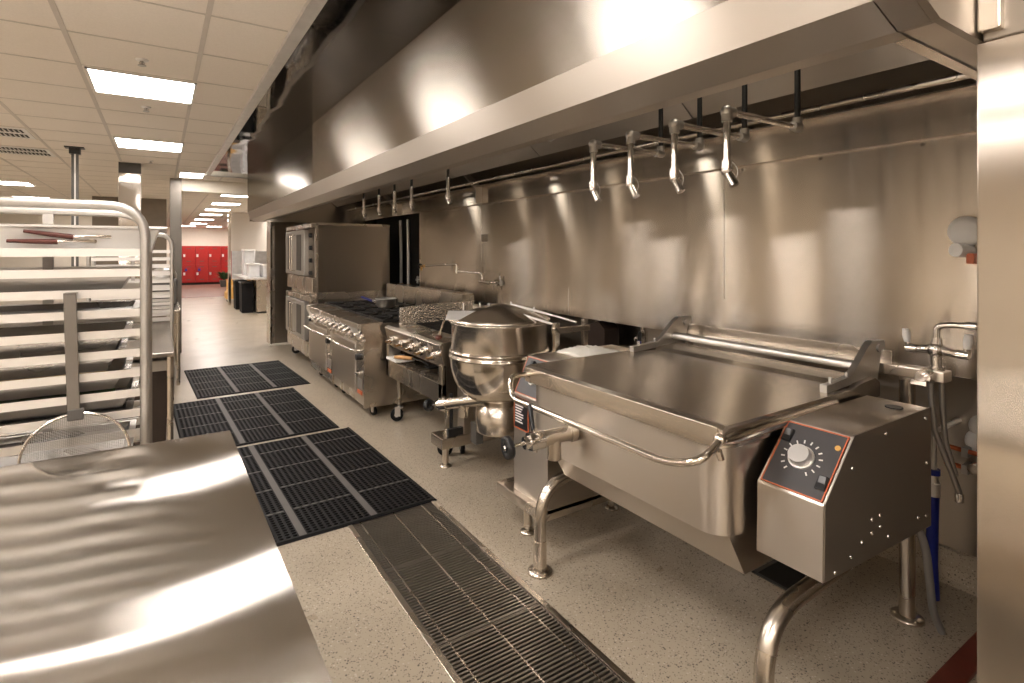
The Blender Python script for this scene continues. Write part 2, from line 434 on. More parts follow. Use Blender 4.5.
# ================================================================== LIGHTS
def panel(x, y, label, group=None, half=.30):
    o = thing('ceiling_light', label, 'ceiling light', (x, y, H-.02), group)
    fr = MB(); a = .30; h_ = half
    for (p, q, r_, s_) in ((-h_, h_, -a, -a+.014), (-h_, h_, a-.014, a), (-h_, -h_+.014, -a, a), (h_-.014, h_, -a, a)):
        fr.box(x+p, x+q, y+r_, y+s_, H-.012, H-.001)
    build(fr, 'frame', 'white', o)
    d = MB(); d.box(x-h_+.014, x+h_-.014, y-a+.014, y+a-.014, H-.008, H-.002); build(d, 'diffuser', 'light', o)
    return o
LX = -.09
panel(LX, 4.53, 'nearest and largest lit square ceiling panel, upper left')
panel(LX, 6.97, 'lit square ceiling panel second from the camera in the row beside the hood')
panel(.395, 9.41, 'lit ceiling panel just before the doorway header, tucked beside the hood end', None, .158)
panel(-2.12, 12.15, 'lit ceiling panel at the left edge above the rack, nearer of the two there')
panel(-2.27, 15.3, 'smaller lit ceiling panel above the rack, further of the two at left')
hid = 'square lit ceiling panel outside the view, over the near or left part of the kitchen'
for x, y in [(LX, 2.09), (LX, -.35), (LX, -2.79), (-1.94, 4.53), (-1.94, 6.97), (-1.94, 2.09), (-1.94, -.35), (-1.94, -2.79), (-3.77, 4.53), (-3.77, 6.97), (-3.77, 9.41), (-3.77, 2.09), (-3.77, -.35), (-3.77, -2.79)]:
    panel(x, y, hid, 'ceiling panels outside the view')
ords = ['nearest', 'second', 'third', 'fourth', 'fifth', 'furthest']
for x, y in [(3.2, 12.5), (3.2, 16.5), (3.2, 24), (-1.6, 18.5), (-1.6, 23), (-1.6, 27.5), (3.9, 27.5)]:  # unseen panels added to brighten the next room
    panel(x, y, 'square lit ceiling panel added unseen to brighten the next room', 'ceiling panels added unseen in the next room')
panel(1.05, 28.6, 'left one of the two furthest lit ceiling panels above the red lockers')
panel(2.1, 28.6, 'right one of the two furthest lit ceiling panels above the red lockers')
for k, y in enumerate((12.3, 14.7, 16.95, 19.3, 22.4, 25.8)):
    panel(1.33, y, ords[k]+' of the lit ceiling panels in the row seen through the doorway')

# ================================================================== CEILING FITTINGS
for (x, y, lb) in ((-.092, 5.16, 'small sprinkler head in the ceiling between the two nearest lit panels'), (-.09, 3.9, 'small sprinkler head in the ceiling in front of the nearest lit panel'), (-.1, 8.2, 'tiny sprinkler head in the ceiling beyond the second lit panel')):
    o = thing('ceiling_sprinkler', lb, 'sprinkler', (x, y, H-.05))
    m_ = MB(); m_.lathe([(.035, 0), (.033, -.006), (.012, -.010), (.010, -.010)], (x, y, H-.001), n=20); build(m_, 'escutcheon', 'alu', o)
    m_ = MB(); m_.cyl((x, y, H), (x, y, H-.035), .007, 10); m_.cyl((x, y, H-.035), (x, y, H-.038), .022, 12)
    for s_ in (-1, 1): m_.tube([(x+.007*s_, y, H-.012), (x+.014*s_, y, H-.022), (x+.004*s_, y, H-.035)], .002, 6)
    build(m_, 'sprinkler_body', 'alu_dull', o)
def vent(x0, x1, y0, y1, lb):
    o = thing('ceiling_vent', lb, 'air vent', ((x0+x1)/2, (y0+y1)/2, H-.02))
    m_ = MB(); m_.box(x0, x1, y0, y1, H-.006, H-.001); build(m_, 'frame', 'white', o)
    for yy in (y0+.13, y1-.17):
        m_ = MB(); m_.box(x0+.04, x1-.04, yy-.06, yy+.10, H-.008, H-.005); slot = build(m_, 'slot', 'dark', o)
        m_ = MB(); n_ = 14
        for k in range(n_):
            xx = x0+.06+(x1-x0-.12)*k/(n_-1); m_.obox((xx, yy+.02, H-.012), (1, 0, .5), (0, 1, 0), (-.5, 0, 1), .004, .08, .008)
        sub(m_, 'louvre', 'white', slot, o)
vent(-1.62, -1.045, 7.90, 8.47, 'square ceiling vent with two dark louvred slots, beside the hanging post')
vent(-1.64, -1.05, 6.68, 7.24, 'louvred ceiling vent cut by the left edge, nearer than its neighbour')
o = thing('ceiling_post', 'black twin-tube post hanging from the ceiling behind the racks', 'post', (-.782, 7.6, 0))
m_ = MB(); m_.box(-.812, -.788, 7.58, 7.62, 1.2, H-.03); m_.box(-.774, -.752, 7.58, 7.62, 1.2, H-.03); build(m_, 'tube', 'darkgrey', o)
m_ = MB(); m_.box(-.79, -.772, 7.585, 7.615, 1.2, H-.05); build(m_, 'cable', 'alu', o)
m_ = MB(); m_.box(-.83, -.735, 7.55, 7.66, H-.075, H); m_.box(-.87, -.70, 7.54, 7.67, H-.012, H); build(m_, 'ceiling_box', 'black', o)

# ================================================================== EXHAUST HOOD
o = thing('exhaust_hood', 'long stainless steel exhaust hood running over the cooking line', 'hood', (1.145, 5, 2.03))
Y0, Y1 = .43, 9.10
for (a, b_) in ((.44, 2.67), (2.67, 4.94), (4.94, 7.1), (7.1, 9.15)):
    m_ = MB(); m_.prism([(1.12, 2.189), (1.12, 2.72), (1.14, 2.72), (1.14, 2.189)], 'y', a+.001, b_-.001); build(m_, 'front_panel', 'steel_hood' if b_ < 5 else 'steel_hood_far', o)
m_ = MB(); m_.prism([(1.12, 2.189), (1.147, 2.08), (1.167, 2.08), (1.14, 2.189)], 'y', .44, Y1); build(m_, 'apron', 'steel_front', o)
m_ = MB(); m_.prism([(1.147, 2.08), (1.25, 2.043), (1.335, 2.052), (1.335, 2.12), (1.325, 2.12), (1.325, 2.064), (1.25, 2.056), (1.157, 2.09)], 'y', .4985, Y1); build(m_, 'lip', 'steel_front', o)
m_ = MB(); m_.prism([(1.147, 2.08), (1.25, 2.043), (1.335, 2.052), (1.335, 2.12), (1.25, 2.056), (1.157, 2.09)], 'y', .44, .4955); build(m_, 'lip_end', 'steel_dark', o)
m_ = MB(); m_.box(1.145, W+.2, Y1, Y1+.03, 2.05, H); build(m_, 'end_panel', 'steel_hood', o)
m_ = MB(); m_.prism([(1.12, 2.189), (1.147, 2.08), (1.25, 2.045), (3.0, 2.045), (3.0, H+.3), (1.12, H+.3)], 'y', .425, .44); build(m_, 'end_panel', 'satin', o)
m_ = MB(); m_.box(1.25, 3.0, .44, .50, 2.045, 2.055); m_.box(1.25, 3.0, .495, .503, 2.045, 2.10); build(m_, 'end_gutter', 'steel_front', o)
m_ = MB(); m_.box(1.34, 3.0, .503, .55, 2.062, 2.072); build(m_, 'end_flange', 'steel', o)
m_ = MB(); m_.box(1.163, 3.2, .43, Y1, 2.66, 2.68); build(m_, 'roof', 'steel_dark', o)
for k in range(6):   # sloping baffle plates
    a = .53+1.425*k
    m_ = MB(); m_.prism([(1.95, 2.60), (2.28, 2.43), (2.31, 2.435), (2.445, 2.325), (2.46, 2.335), (2.32, 2.46), (1.95, 2.66)], 'y', a+.003, a+1.42); build(m_, 'baffle_plate', 'steel_front', o)
m_ = MB(); m_.box(1.163, 2.1, .525, Y1, 2.60, 2.62); build(m_, 'inner_ceiling', 'steel_front', o)
m_ = MB(); m_.prism([(W-.002, 2.112), (W-.032, 2.112), (W-.032, 2.29), (W-.10, 2.29), (W-.10, 2.30), (W+.06, 2.30), (W+.06, 2.29), (W-.002, 2.29)], 'y', .43, 9.08)
build(m_, 'back_skirt', 'steel_wall', o)
m_ = MB(); m_.cyl((2.6, .53, 2.275), (2.6, 9.05, 2.275), .014, 10); build(m_, 'supply_pipe', 'steel', o)
for y in (5.1, 7.6):
    m_ = MB(); m_.prism([(2.60, 2.50), (2.66, 2.52), (2.94, 2.27), (2.94, 2.115), (2.845, 2.115), (2.845, 2.255)], 'y', y, y+.012); build(m_, 'gusset', 'steel_front', o, .002)
m_ = MB(); m_.tube([(1.7, 2.95, 2.55), (1.72, 2.7, 2.30), (1.85, 2.45, 2.22), (2.1, 2.3, 2.40)], .004, 6); m_.tube([(1.7, 2.75, 2.55), (1.74, 2.55, 2.28), (1.9, 2.35, 2.25), (2.1, 2.2, 2.42)], .004, 6); build(m_, 'cable', 'alu', o)

for y in (1.15, 3.25, 5.5, 7.8):  # lamps added behind the lip to light the wall under the hood
    l_ = thing('added_hood_lamp', 'globe lamp added unseen inside the exhaust hood to light the wall below', 'lamp', (1.62, y, 2.5), 'globe lamps added inside the hood')
    m_ = MB(); m_.cyl((1.62, y, 2.60), (1.62, y, 2.555), .06, 20); build(m_, 'lamp_base', 'alu_dull', l_)
    m_ = MB(); m_.ball((1.62, y, 2.50), .07, 20); build(m_, 'globe', 'added_globe', l_)
# fire suppression nozzles
def nozzle(y, lb, grp):
    n_ = thing('spray_nozzle', lb, 'nozzle', (1.6, y, 1.815), grp)
    m_ = MB(); m_.cyl((2.03, y, 2.09), (2.03, y, 2.60), .011, 12); build(m_, 'drop_rod', 'iron', n_)
    m_ = MB(); m_.cyl((2.03, y, 2.07), (1.6, y, 2.07), .011, 12); build(m_, 'arm', 'chrome', n_)
    for x in (2.03, 1.6):
        m_ = MB(); m_.ball((x, y, 2.07), .021); m_.cyl((x, y, 2.07), (x, y, 2.07+(.035 if x > 2 else -.035)), .018, 12); m_.cyl((x, y, 2.07), (x+(-.035 if x > 2 else .035), y, 2.07), .018, 12)
        build(m_, 'elbow', 'cast', n_)
    m_ = MB(); m_.cyl((1.6, y, 2.05), (1.6, y, 1.89), .0125, 12); build(m_, 'down_pipe', 'chrome', n_)
    m_ = MB(); m_.cyl((1.6, y, 1.905), (1.6, y, 1.875), .02, 8); m_.ball((1.6, y, 1.87), .019); m_.cyl((1.6, y, 1.87), (1.603, y-.028, 1.818), .014, 12, .016)
    build(m_, 'nozzle_tip', 'chrome', n_)
    m_ = MB(); k = 12
    m_.tube([(1.605, y-.01-.028*math.sin(PI*j/k), 1.905-.085*j/k) for j in range(k+1)], .0008, 5); build(m_, 'retaining_wire', 'alu', n_)
    return n_
lbs = ['nearest and largest of the four spray nozzles on jointed arms under the hood', 'second nearest of the four spray nozzles on jointed arms under the hood', 'third of the four jointed-arm spray nozzles under the hood, counting from the right', 'leftmost of the four spray nozzles on jointed arms, above the kettle end of the skillet']
n0 = nozzle(1.14, lbs[0], 'jointed-arm spray nozzles under the hood')
for y, lb in zip((1.362, 1.585, 1.81), lbs[1:]): dup(n0, (1.6, y, 1.815), lb)
lb2 = ['straight spray nozzle under the hood, nearest and rightmost of the far five', 'second nearest of the five straight spray nozzles hanging in the far half of the hood', 'middle one of the five straight spray nozzles in the far half of the hood', 'fourth of the five straight spray nozzles, counting away from the camera', 'furthest straight spray nozzle under the hood, near the ovens']
n1 = None
for y, lb in zip((3.45, 4.11, 4.49, 4.885, 5.33), lb2):
    if n1 is None:
        n1 = thing('spray_nozzle', lb, 'nozzle', (1.7, y, 1.93), 'straight spray nozzles in the far half of the hood')
        m_ = MB(); m_.cyl((1.7, y, 2.60), (1.7, y, 2.10), .010, 10); build(m_, 'drop_rod', 'iron', n1)
        m_ = MB(); m_.cyl((1.7, y, 2.12), (1.7, y, 1.99), .0125, 10); build(m_, 'down_pipe', 'chrome', n1)
        m_ = MB(); m_.cyl((1.7, y, 2.0), (1.7, y, 1.975), .02, 8); m_.ball((1.7, y, 1.97), .018); m_.cyl((1.7, y, 1.97), (1.705, y-.02, 1.93), .013, 10); build(m_, 'nozzle_tip', 'chrome', n1)
    else: dup(n1, (1.7, y, 1.93), lb)

# ================================================================== TRENCH DRAIN AND MATS
o = thing('trench_drain', 'long steel-edged floor trench drain running beside the cooking line', 'floor drain', (1.195, 1.9, 0))
m_ = MB()
m_.box(TX0-.022, TX0+.006, TY0-.02, TY1+.02, -.004, .004); m_.box(TX1-.006, TX1+.022, TY0-.02, TY1+.02, -.004, .004)
m_.box(TX0, TX1, TY0-.02, TY0+.004, -.004, .004); m_.box(TX0, TX1, TY1-.004, TY1+.02, -.004, .004); build(m_, 'frame', 'steel', o, .0015)
m_ = MB(); m_.box(TX0, TX0+.006, TY0, TY1, -.16, -.004); m_.box(TX1-.006, TX1, TY0, TY1, -.16, -.004); m_.box(TX0, TX1, TY0, TY1, -.17, -.16); build(m_, 'trough', 'dark', o)
secs = [(.56, 1.385), (1.39, 2.005), (2.01, 2.62), (2.625, 3.29)]
nm = ['nearest steel drain grate, cut by the bottom edge of the view', 'steel drain grate second from the bottom edge of the view', 'steel drain grate third from the bottom edge, beside the skillet foot', 'furthest steel drain grate, running under the nearest black mat']
for (a, b_), lb in zip(secs, nm):
    g = thing('drain_grate', lb, 'drain grate', (1.195, (a+b_)/2, -.02), 'steel grates of the trench drain')
    m_ = MB(); n_ = int((b_-a)/.0205); st = (b_-a)/n_
    for k in range(n_):
        yy = a+st*(k+.5); m_.box(TX0+.010, TX1-.010, yy-.0048, yy+.0048, -.022, -.001)
    build(m_, 'slats', 'grate', g)
    m_ = MB()
    for xx in (TX0+.055, 1.195, TX1-.075): m_.box(xx-.003, xx+.003, a+.003, b_-.003, -.014, .0008)
    build(m_, 'tie_bars', 'steel', g)
    m_ = MB(); m_.box(TX0+.008, TX1-.008, a, a+.005, -.022, 0); m_.box(TX0+.008, TX1-.008, b_-.005, b_, -.022, 0); m_.box(TX0+.008, TX0+.014, a, b_, -.022, -.004); m_.box(TX1-.014, TX1-.008, a, b_, -.022, -.004); build(m_, 'edge_bars', 'grate', g)

def mat(x0, x1, y0, y1, rot, strips, lb):
    """perforated rubber mat: three fields of oval holes divided by plain worn strips"""
    cx, cy = (x0+x1)/2, (y0+y1)/2
    o = thing('rubber_mat', lb, 'floor mat', (cx, cy, 0), 'black perforated rubber floor mats')
    edges = [x0]+strips+[x1]
    R_ = Matrix.Rotation(rot, 3, 'Z')
    def tf(mb): mb.v = [tuple(R_ @ (V(p)-V((cx, cy, 0)))+V((cx, cy, 0))) for p in mb.v]; return mb
    fld = MB(); zt = .014
    for k in range(3):
        a = edges[k]+(.02 if k else .025); b_ = edges[k+1]-(.02 if k < 2 else .025)
        nx = max(1, int(round((b_-a)/.036))); ny = int((y1-y0-.05)/.030)
        dx = (b_-a)/nx; dy = (y1-y0-.05)/ny
        for i in range(nx):
            for j in range(ny):
                px, py = a+dx*i, y0+.025+dy*j; c_ = (px+dx/2, py+dy/2)
                if j % 12 == 11:
                    fld.add([(px, py, zt), (px+dx, py, zt), (px+dx, py+dy, zt), (px, py+dy, zt)], [(0, 1, 2, 3)]); continue
                rx, ry = dx*.36, dy*.36
                sq = [(px, py), (px+dx/2, py), (px+dx, py), (px+dx, py+dy/2), (px+dx, py+dy), (px+dx/2, py+dy), (px, py+dy), (px, py+dy/2)]
                ho = [(c_[0]+rx*q, c_[1]+ry*r_) for q, r_ in ((-.75, -.75), (0, -1), (.75, -.75), (1, 0), (.75, .75), (0, 1), (-.75, .75), (-1, 0))]
                vs = [(*p, zt) for p in sq]+[(*p, zt) for p in ho]+[(*p, .003) for p in ho]
                fld.add(vs, [(t_, (t_+1) % 8, 8+(t_+1) % 8, 8+t_) for t_ in range(8)]+[(8+t_, 8+(t_+1) % 8, 16+(t_+1) % 8, 16+t_) for t_ in range(8)])
    build(tf(fld), 'perforated_field', 'rubber', o)
    bs = MB(); bs.box(x0, x1, y0, y1, .0008, .004)
    rim = .025
    bs.prism([(x0, .001), (x0+rim, .001), (x0+rim, .014), (x0+.012, .014)], 'y', y0, y1)
    bs.prism([(x1, .001), (x1-.012, .014), (x1-rim, .014), (x1-rim, .001)], 'y', y0, y1)
    bs.prism([(y0, .001), (y0+rim, .001), (y0+rim, .014), (y0+.012, .014)], 'x', x0+rim, x1-rim)
    bs.prism([(y1, .001), (y1-.012, .014), (y1-rim, .014), (y1-rim, .001)], 'x', x0+rim, x1-rim)
    build(tf(bs), 'border', 'rubber', o)
    for s_ in strips:
        m_ = MB(); m_.box(s_-.02, s_+.02, y0+.02, y1-.02, .003, .0145); build(tf(m_), 'strip', 'rubber_edge', o)
    for k in range(3):
        a = edges[k]+.025; b_ = edges[k+1]-.025; ny = int((y1-y0-.05)/.030); dy = (y1-y0-.05)/ny; nx = max(1, int(round((b_-a)/.05)))
        for j in range(11, ny, 12):
            m_ = MB(); yc = y0+.025+dy*(j+.5); st = (b_-a)/nx
            for i in range(nx):
                xa = a+st*i; m_.add([(xa, yc-.0008, .0142), (xa+st*.3, yc-.008, .0152), (xa+st*.6, yc-.008, .0152), (xa+st, yc-.0008, .0142), (xa+st, yc+.0008, .0142), (xa+st*.6, yc+.008, .0152), (xa+st*.3, yc+.008, .0152), (xa, yc+.0008, .0142)], [tuple(range(8))])
            build(tf(m_), 'glint_rib', 'rubber_edge', o)  # paler colour on the ribs stands in for rows of glints
mat(.27, 1.465, 3.165, 4.89, math.radians(1.8), [.645, 1.055], 'nearest black perforated rubber mat, overlapping the end of the drain grates')
mat(.125, 1.335, 4.955, 6.66, math.radians(2.0), [.545, .93], 'middle black perforated rubber mat in front of the range')
mat(.30, 1.49, 6.79, 8.45, math.radians(2.4), [.70, 1.095], 'furthest black perforated rubber mat, near the doorway')
# floor sink, red strip
o = thing('floor_sink', 'black open square floor sink under the skillet and its control box', 'floor drain', (2.61, 1.52, 0))
m_ = MB(); m_.box(2.49, 2.70, 1.44, 1.60, .0006, .003); build(m_, 'opening', 'dark', o)
m_ = MB(); m_.box(2.47, 2.72, 1.42, 1.44, .0006, .005); m_.box(2.47, 2.72, 1.60, 1.62, .0006, .005); m_.box(2.47, 2.49, 1.42, 1.62, .0006, .005); m_.box(2.70, 2.72, 1.42, 1.62, .0006, .005); build(m_, 'rim', 'darkgrey', o)
m_ = MB(); m_.box(2.0, 3.17, .765, .845, .0005, .022); tag(build(m_, 'floor_strip', 'redstrip', None, .006), 'dark red strip across the floor at the bottom right, beside the steel wall end', 'floor strip')

# ================================================================== FOREGROUND TABLE
o = thing('work_table', 'large stainless steel work table with brushed top filling the lower left foreground', 'table', (-.4, 1.3, 0))
m_ = MB(); m_.prism([(-1.15, -.35), (.240, -.35), (.2285, 2.378), (-1.15, 2.378)], 'z', .862, .90); build(m_, 'tabletop', 'steel_table', o, .006)
for x in (-1.08, .16):
    for y in (-.28, 2.29):
        m_ = MB(); m_.cyl((x, y, .04), (x, y, .865), .021, 14); m_.cyl((x, y, 0), (x, y, .045), .013, 12); build(m_, 'leg', 'steel', o)
m_ = MB(); m_.box(-1.1, .17, -.3, 2.31, .25, .275); build(m_, 'undershelf', 'steel', o)

# ================================================================== SHEET PAN RACKS
RY0, RY1 = 2.55, 3.04
def rack(ox, oy, lb):
    o = thing('pan_rack', lb, 'rack', (-.40, 2.8, 0), 'aluminium sheet pan racks')
    for y in (RY0, RY1):
        pth = arc([(-.02-.028, y, .10), (-.048, y, 1.772), (-.74, y, 1.772), (-.74, y, .10)], .125, 8)
        m_ = MB(); m_.tube(pth, .0182, 12); build(m_, 'upright_frame', 'alu_dull', o)
    m_ = MB()
    for x in (-.048, -.74):
        m_.box(x-.014, x+.014, RY0, RY1, .10, .14)
    m_.box(-.74, -.048, RY0-.012, RY0+.012, .10, .14); m_.box(-.74, -.048, RY1-.012, RY1+.012, .10, .14); build(m_, 'base_frame', 'alu_dull', o)
    m_ = MB(); m_.box(-.42, -.385, RY1-.012, RY1+.012, .14, 1.77); m_.box(-.74, -.70, RY0+.02, RY1-.02, 1.74, 1.77); build(m_, 'rear_brace', 'alu_dull', o)
    for k in range(1, 20):
        z = 1.672-.0775*k
        for y, s_ in ((RY0, 1), (RY1, -1)):
            m_ = MB(); m_.prism([(y+.004*s_, z+.015), (y+.004*s_, z-.015), (y+.026*s_, z-.015), (y+.026*s_, z-.012), (y+.008*s_, z-.012), (y+.008*s_, z+.015)], 'x', -.735, -.060)
            build(m_, 'slide', 'alu', o)
    for x in (-.09, -.70):
        for y in (RY0+.02, RY1-.02): caster(o, x, y, .045, 0, .4)
    return o
rk = rack(0, 0, 'nearest tall aluminium pan rack with rounded top frame, loaded with pans')
dup(rk, (-.245, 6.95, 0), 'second aluminium pan rack standing behind the near rack and the dark steel table')

def rk_z(k): return 1.672-.0775*k
def sheet_pan(k, depth, x0, x1, matn, food, foodh, name, lb, cat='pan'):
    """rimmed pan resting on the slides of level k"""
    z = rk_z(k)-.012; y0, y1 = RY0+.018, RY1-.018
    o = thing(name, lb, cat, ((x0+x1)/2, (y0+y1)/2, z))
    t_ = .0025; fl = .05 if depth > .05 else .022
    rw = .022
    m_ = MB()
    # outer skin, inner skin, flat rim
    zt = z+.012; zb = zt-depth
    if depth < .03: zt = z+depth; zb = z+.001
    def ring(ix, iy, zz): return [(x0+ix, y0+iy, zz), (x1-ix, y0+iy, zz), (x1-ix, y1-iy, zz), (x0+ix, y1-iy, zz)]
    R1, R2, R3 = ring(0, 0, zt), ring(rw, rw, zt), ring(rw+fl*.6, rw+fl*.35, zb)
    R0 = ring(0, 0, zt-.008)
    vs = R0+R1+R2+R3+[(p[0], p[1], p[2]-t_) for p in R3]+[(p[0], p[1], p[2]-t_-.001) for p in R2]
    q = lambda a, b_: [(a*4+i, a*4+(i+1) % 4, b_*4+(i+1) % 4, b_*4+i) for i in range(4)]
    m_.add(vs, q(0, 1)+q(1, 2)+q(2, 3)+[(12, 13, 14, 15), (19, 18, 17, 16)]+q(4, 5)[:]+q(5, 0))
    build(m_, 'pan_body', matn, o)
    if food:
        m_ = MB(); a0, a1, b0, b1 = x0+.07, x1-.09, y0+.055, y1-.055; n1_, n2_ = 26, 18
        vs = []
        for i in range(n1_+1):
            for j in range(n2_+1):
                e = min(i, n1_-i, j, n2_-j); hh = zb+.002+(foodh*(.55+.45*random.random()) if e else 0)
                vs.append((a0+(a1-a0)*i/n1_, b0+(b1-b0)*j/n2_, hh))
        m_.add(vs, [(i*(n2_+1)+j, (i+1)*(n2_+1)+j, (i+1)*(n2_+1)+j+1, i*(n2_+1)+j+1) for i in range(n1_) for j in range(n2_)], True)
        c_ = build(m_, 'contents', food, o)
    return o
# large white tub resting on the second level, sticking out of the rack on the right
o = thing('food_tub', 'long pale deep tub on top of the near rack, poking past its post', 'tub', (-.33, 2.8, rk_z(1)))
zb = rk_z(1)+.002; zt = zb+.10; y0, y1 = RY0+.05, RY1-.05
m_ = MB()
def rg(x0, x1, dy, z): return [(x0, y0+dy, z), (x1, y0+dy, z), (x1, y1-dy, z), (x0, y1-dy, z)]
Rs = [rg(-.70, -.03, .02, zb), rg(-.72, -.005, 0, zt-.012), rg(-.745, .025, -.022, zt-.010), rg(-.745, .025, -.022, zt), rg(-.715, -.010, .006, zt), rg(-.69, -.04, .026, zb+.006)]
vs = [p for r_ in Rs for p in r_]
m_.add(vs, [(3, 2, 1, 0)]+[(a*4+i, a*4+(i+1) % 4, a*4+4+(i+1) % 4, a*4+4+i) for a in range(5) for i in range(4)]+[(20, 21, 22, 23)])
build(m_, 'tub_body', 'whitep', o, .004)
# utensils tucked between tub and slide
for i, (x, z, dz, lb) in enumerate([(-.30, 1.652, .020, 'dark red brown utensil handle lying askew in front of the pale tub'), (-.345, 1.634, .002, 'flat red brown utensil handle lying level under the askew one, on the top slide')]):
    u = thing('serving_utensil', lb, 'utensil', (x, RY0+.03, z))
    m_ = MB(); m_.tube([(x-.11, RY0+.03, z+dz), (x-.03, RY0+.03, z+dz*.4), (x+.03, RY0+.03, z)], [.006, .009, .010], 10); build(m_, 'handle', 'redbrown', u)
    m_ = MB(); m_.tube([(x+.025, RY0+.03, z), (x+.07, RY0+.035, z+.004), (x+.14, RY0+.06, z+.003)], [.005, .004, .007], 8); build(m_, 'shaft', 'steel', u)
sheet_pan(2, .062, -.74, -.075, 'steel_pan', 'chocolate', .004, 'hotel_pan', 'shallow steel hotel pan with a brown-stained base on the near rack, first below the tub')
sheet_pan(4, .024, -.735, -.07, 'steel_pan', None, 0, 'sheet_pan', 'empty aluminium sheet pan on the near rack at the skimmer handle top')
sheet_pan(5, .075, -.74, -.10, 'steel_pan', None, 0, 'hotel_pan', 'deep empty steel hotel pan halfway down the near rack')
sheet_pan(6, .065, -.74, -.12, 'steel_pan', 'foil_food', .02, 'hotel_pan', 'steel pan of golden brown food on the near rack, second pan above the greens')
sheet_pan(7, .060, -.73, -.10, 'steel_pan', 'foil_food', .012, 'hotel_pan', 'steel pan with a thin brown layer on the near rack, directly above the greens')
sheet_pan(8, .062, -.735, -.075, 'steel_pan', 'greens', .03, 'hotel_pan', 'steel pan of leafy green vegetables low on the near rack')
sheet_pan(9, .024, -.735, -.09, 'steel_pan', None, 0, 'sheet_pan', 'aluminium sheet pan on the near rack, directly below the pan of greens')
sheet_pan(11, .024, -.735, -.09, 'steel_pan', None, 0, 'sheet_pan', 'lowest aluminium sheet pan seen on the near rack, behind the mesh skimmer')

# mesh skimmer hanging on the rack
o = thing('mesh_skimmer', 'large round wire mesh skimmer hanging by its flat handle from the near rack', 'skimmer', (-.25, 2.50, .72))
cx, cz, R_ = -.254, .855, .157
m_ = MB(); m_.tube([(cx+R_*math.cos(2*PI*k/48), 2.505, cz+R_*math.sin(2*PI*k/48)) for k in range(48)], .0055, 8, True); build(m_, 'rim', 'chrome', o)
m_ = MB(); n_ = 27
for k in range(-n_, n_+1):
    t_ = k/(n_+1)*R_; hl = math.sqrt(R_*R_-t_*t_)
    def bow(a, b_): return 2.505+.03*(1-(a*a+b_*b_)/(R_*R_))
    m_.tube([(cx+t_, bow(t_, q*hl), cz+q*hl) for q in (-1, -.5, 0, .5, 1)], .0010, 4)
    m_.tube([(cx+q*hl, bow(t_, q*hl)-.0015, cz+t_) for q in (-1, -.5, 0, .5, 1)], .0010, 4)
build(m_, 'mesh', 'alu_dull', o)
m_ = MB(); m_.obox((cx-.012, 2.497, 1.225), (1, 0, .025), (0, 1, 0), (-.025, 0, 1), .0185, .003, .225); m_.box(cx-.036, cx+.001, 2.494, 2.545, 1.442, 1.449); build(m_, 'handle', 'handle_dull', o, .002)
m_ = MB(); m_.box(cx-.025, cx+.022, 2.492, 2.51, .99, 1.03); build(m_, 'ferrule', 'darkgrey', o, .003)

# ================================================================== STEEL TABLES AND BIN BEHIND THE RACK
def steel_table(x0, x1, y0, y1, lb, mt='steel', shelf=None):
    o = thing('steel_table', lb, 'table', ((x0+x1)/2, (y0+y1)/2, 0))
    m_ = MB(); m_.box(x0, x1, y0, y1, .868, .90); build(m_, 'tabletop', mt, o, .005)
    for x in (x0+.05, x1-.022):
        for y in (y0+.05, y1-.05):
            m_ = MB(); m_.cyl((x, y, 0), (x, y, .869), .02, 12); build(m_, 'leg', 'steel', o)
    m_ = MB(); m_.box(x0+.05, x1-.05, y0+.05, y1-.05, .20, .225) if shelf is None else m_.box(x0+.05, x1-.05, shelf, y1-.05, .20, .225); build(m_, 'undershelf', 'steel_dark', o)
    return o
steel_table(-1.2, .082, 4.44, 6.45, 'steel work table behind the near pan rack, with a bin under its corner', 'steel_rear_table', 5.6)
steel_table(-.70, .205, 7.55, 9.0, 'further steel table with a dark machine on it, beside the doorway jamb', 'steel')
o = thing('food_machine', 'dark grey domed machine on the further steel table beside the doorway jamb', 'machine', (.0, 8.45, .90))
m_ = MB(); m_.box(-.12, .19, 8.2, 8.75, .915, 1.24); build(m_, 'housing', 'darkgrey', o, .02)
m_ = MB(); m_.lathe([(.155, 0), (.155, .05), (.13, .10), (.07, .135), (0, .145)], (.035, 8.48, 1.24), n=24); build(m_, 'dome', 'alu_dull', o)
m_ = MB()
for x in (-.08, .15):
    for y in (8.25, 8.7): m_.cyl((x, y, .90), (x, y, .916), .018, 8)
build(m_, 'feet', 'black', o)
o = thing('waste_bin', 'dark brown open bin with a pale rim under the steel table corner', 'bin', (-.12, 5.1, 0))
m_ = MB(); m_.prism([(-.30, 0), (.03, 0), (.055, .76), (-.33, .76)], 'y', 4.76, 5.28); build(m_, 'bin_body', 'binbrown', o, .012)
m_ = MB()
for a, b_, c_, d_ in ((-.345, .075, 4.73, 4.765), (-.345, .075, 5.275, 5.31), (-.345, -.315, 4.765, 5.275), (.045, .075, 4.765, 5.275)): m_.box(a, b_, c_, d_, .72, .80)
build(m_, 'rim', 'alu_dull', o, .008)

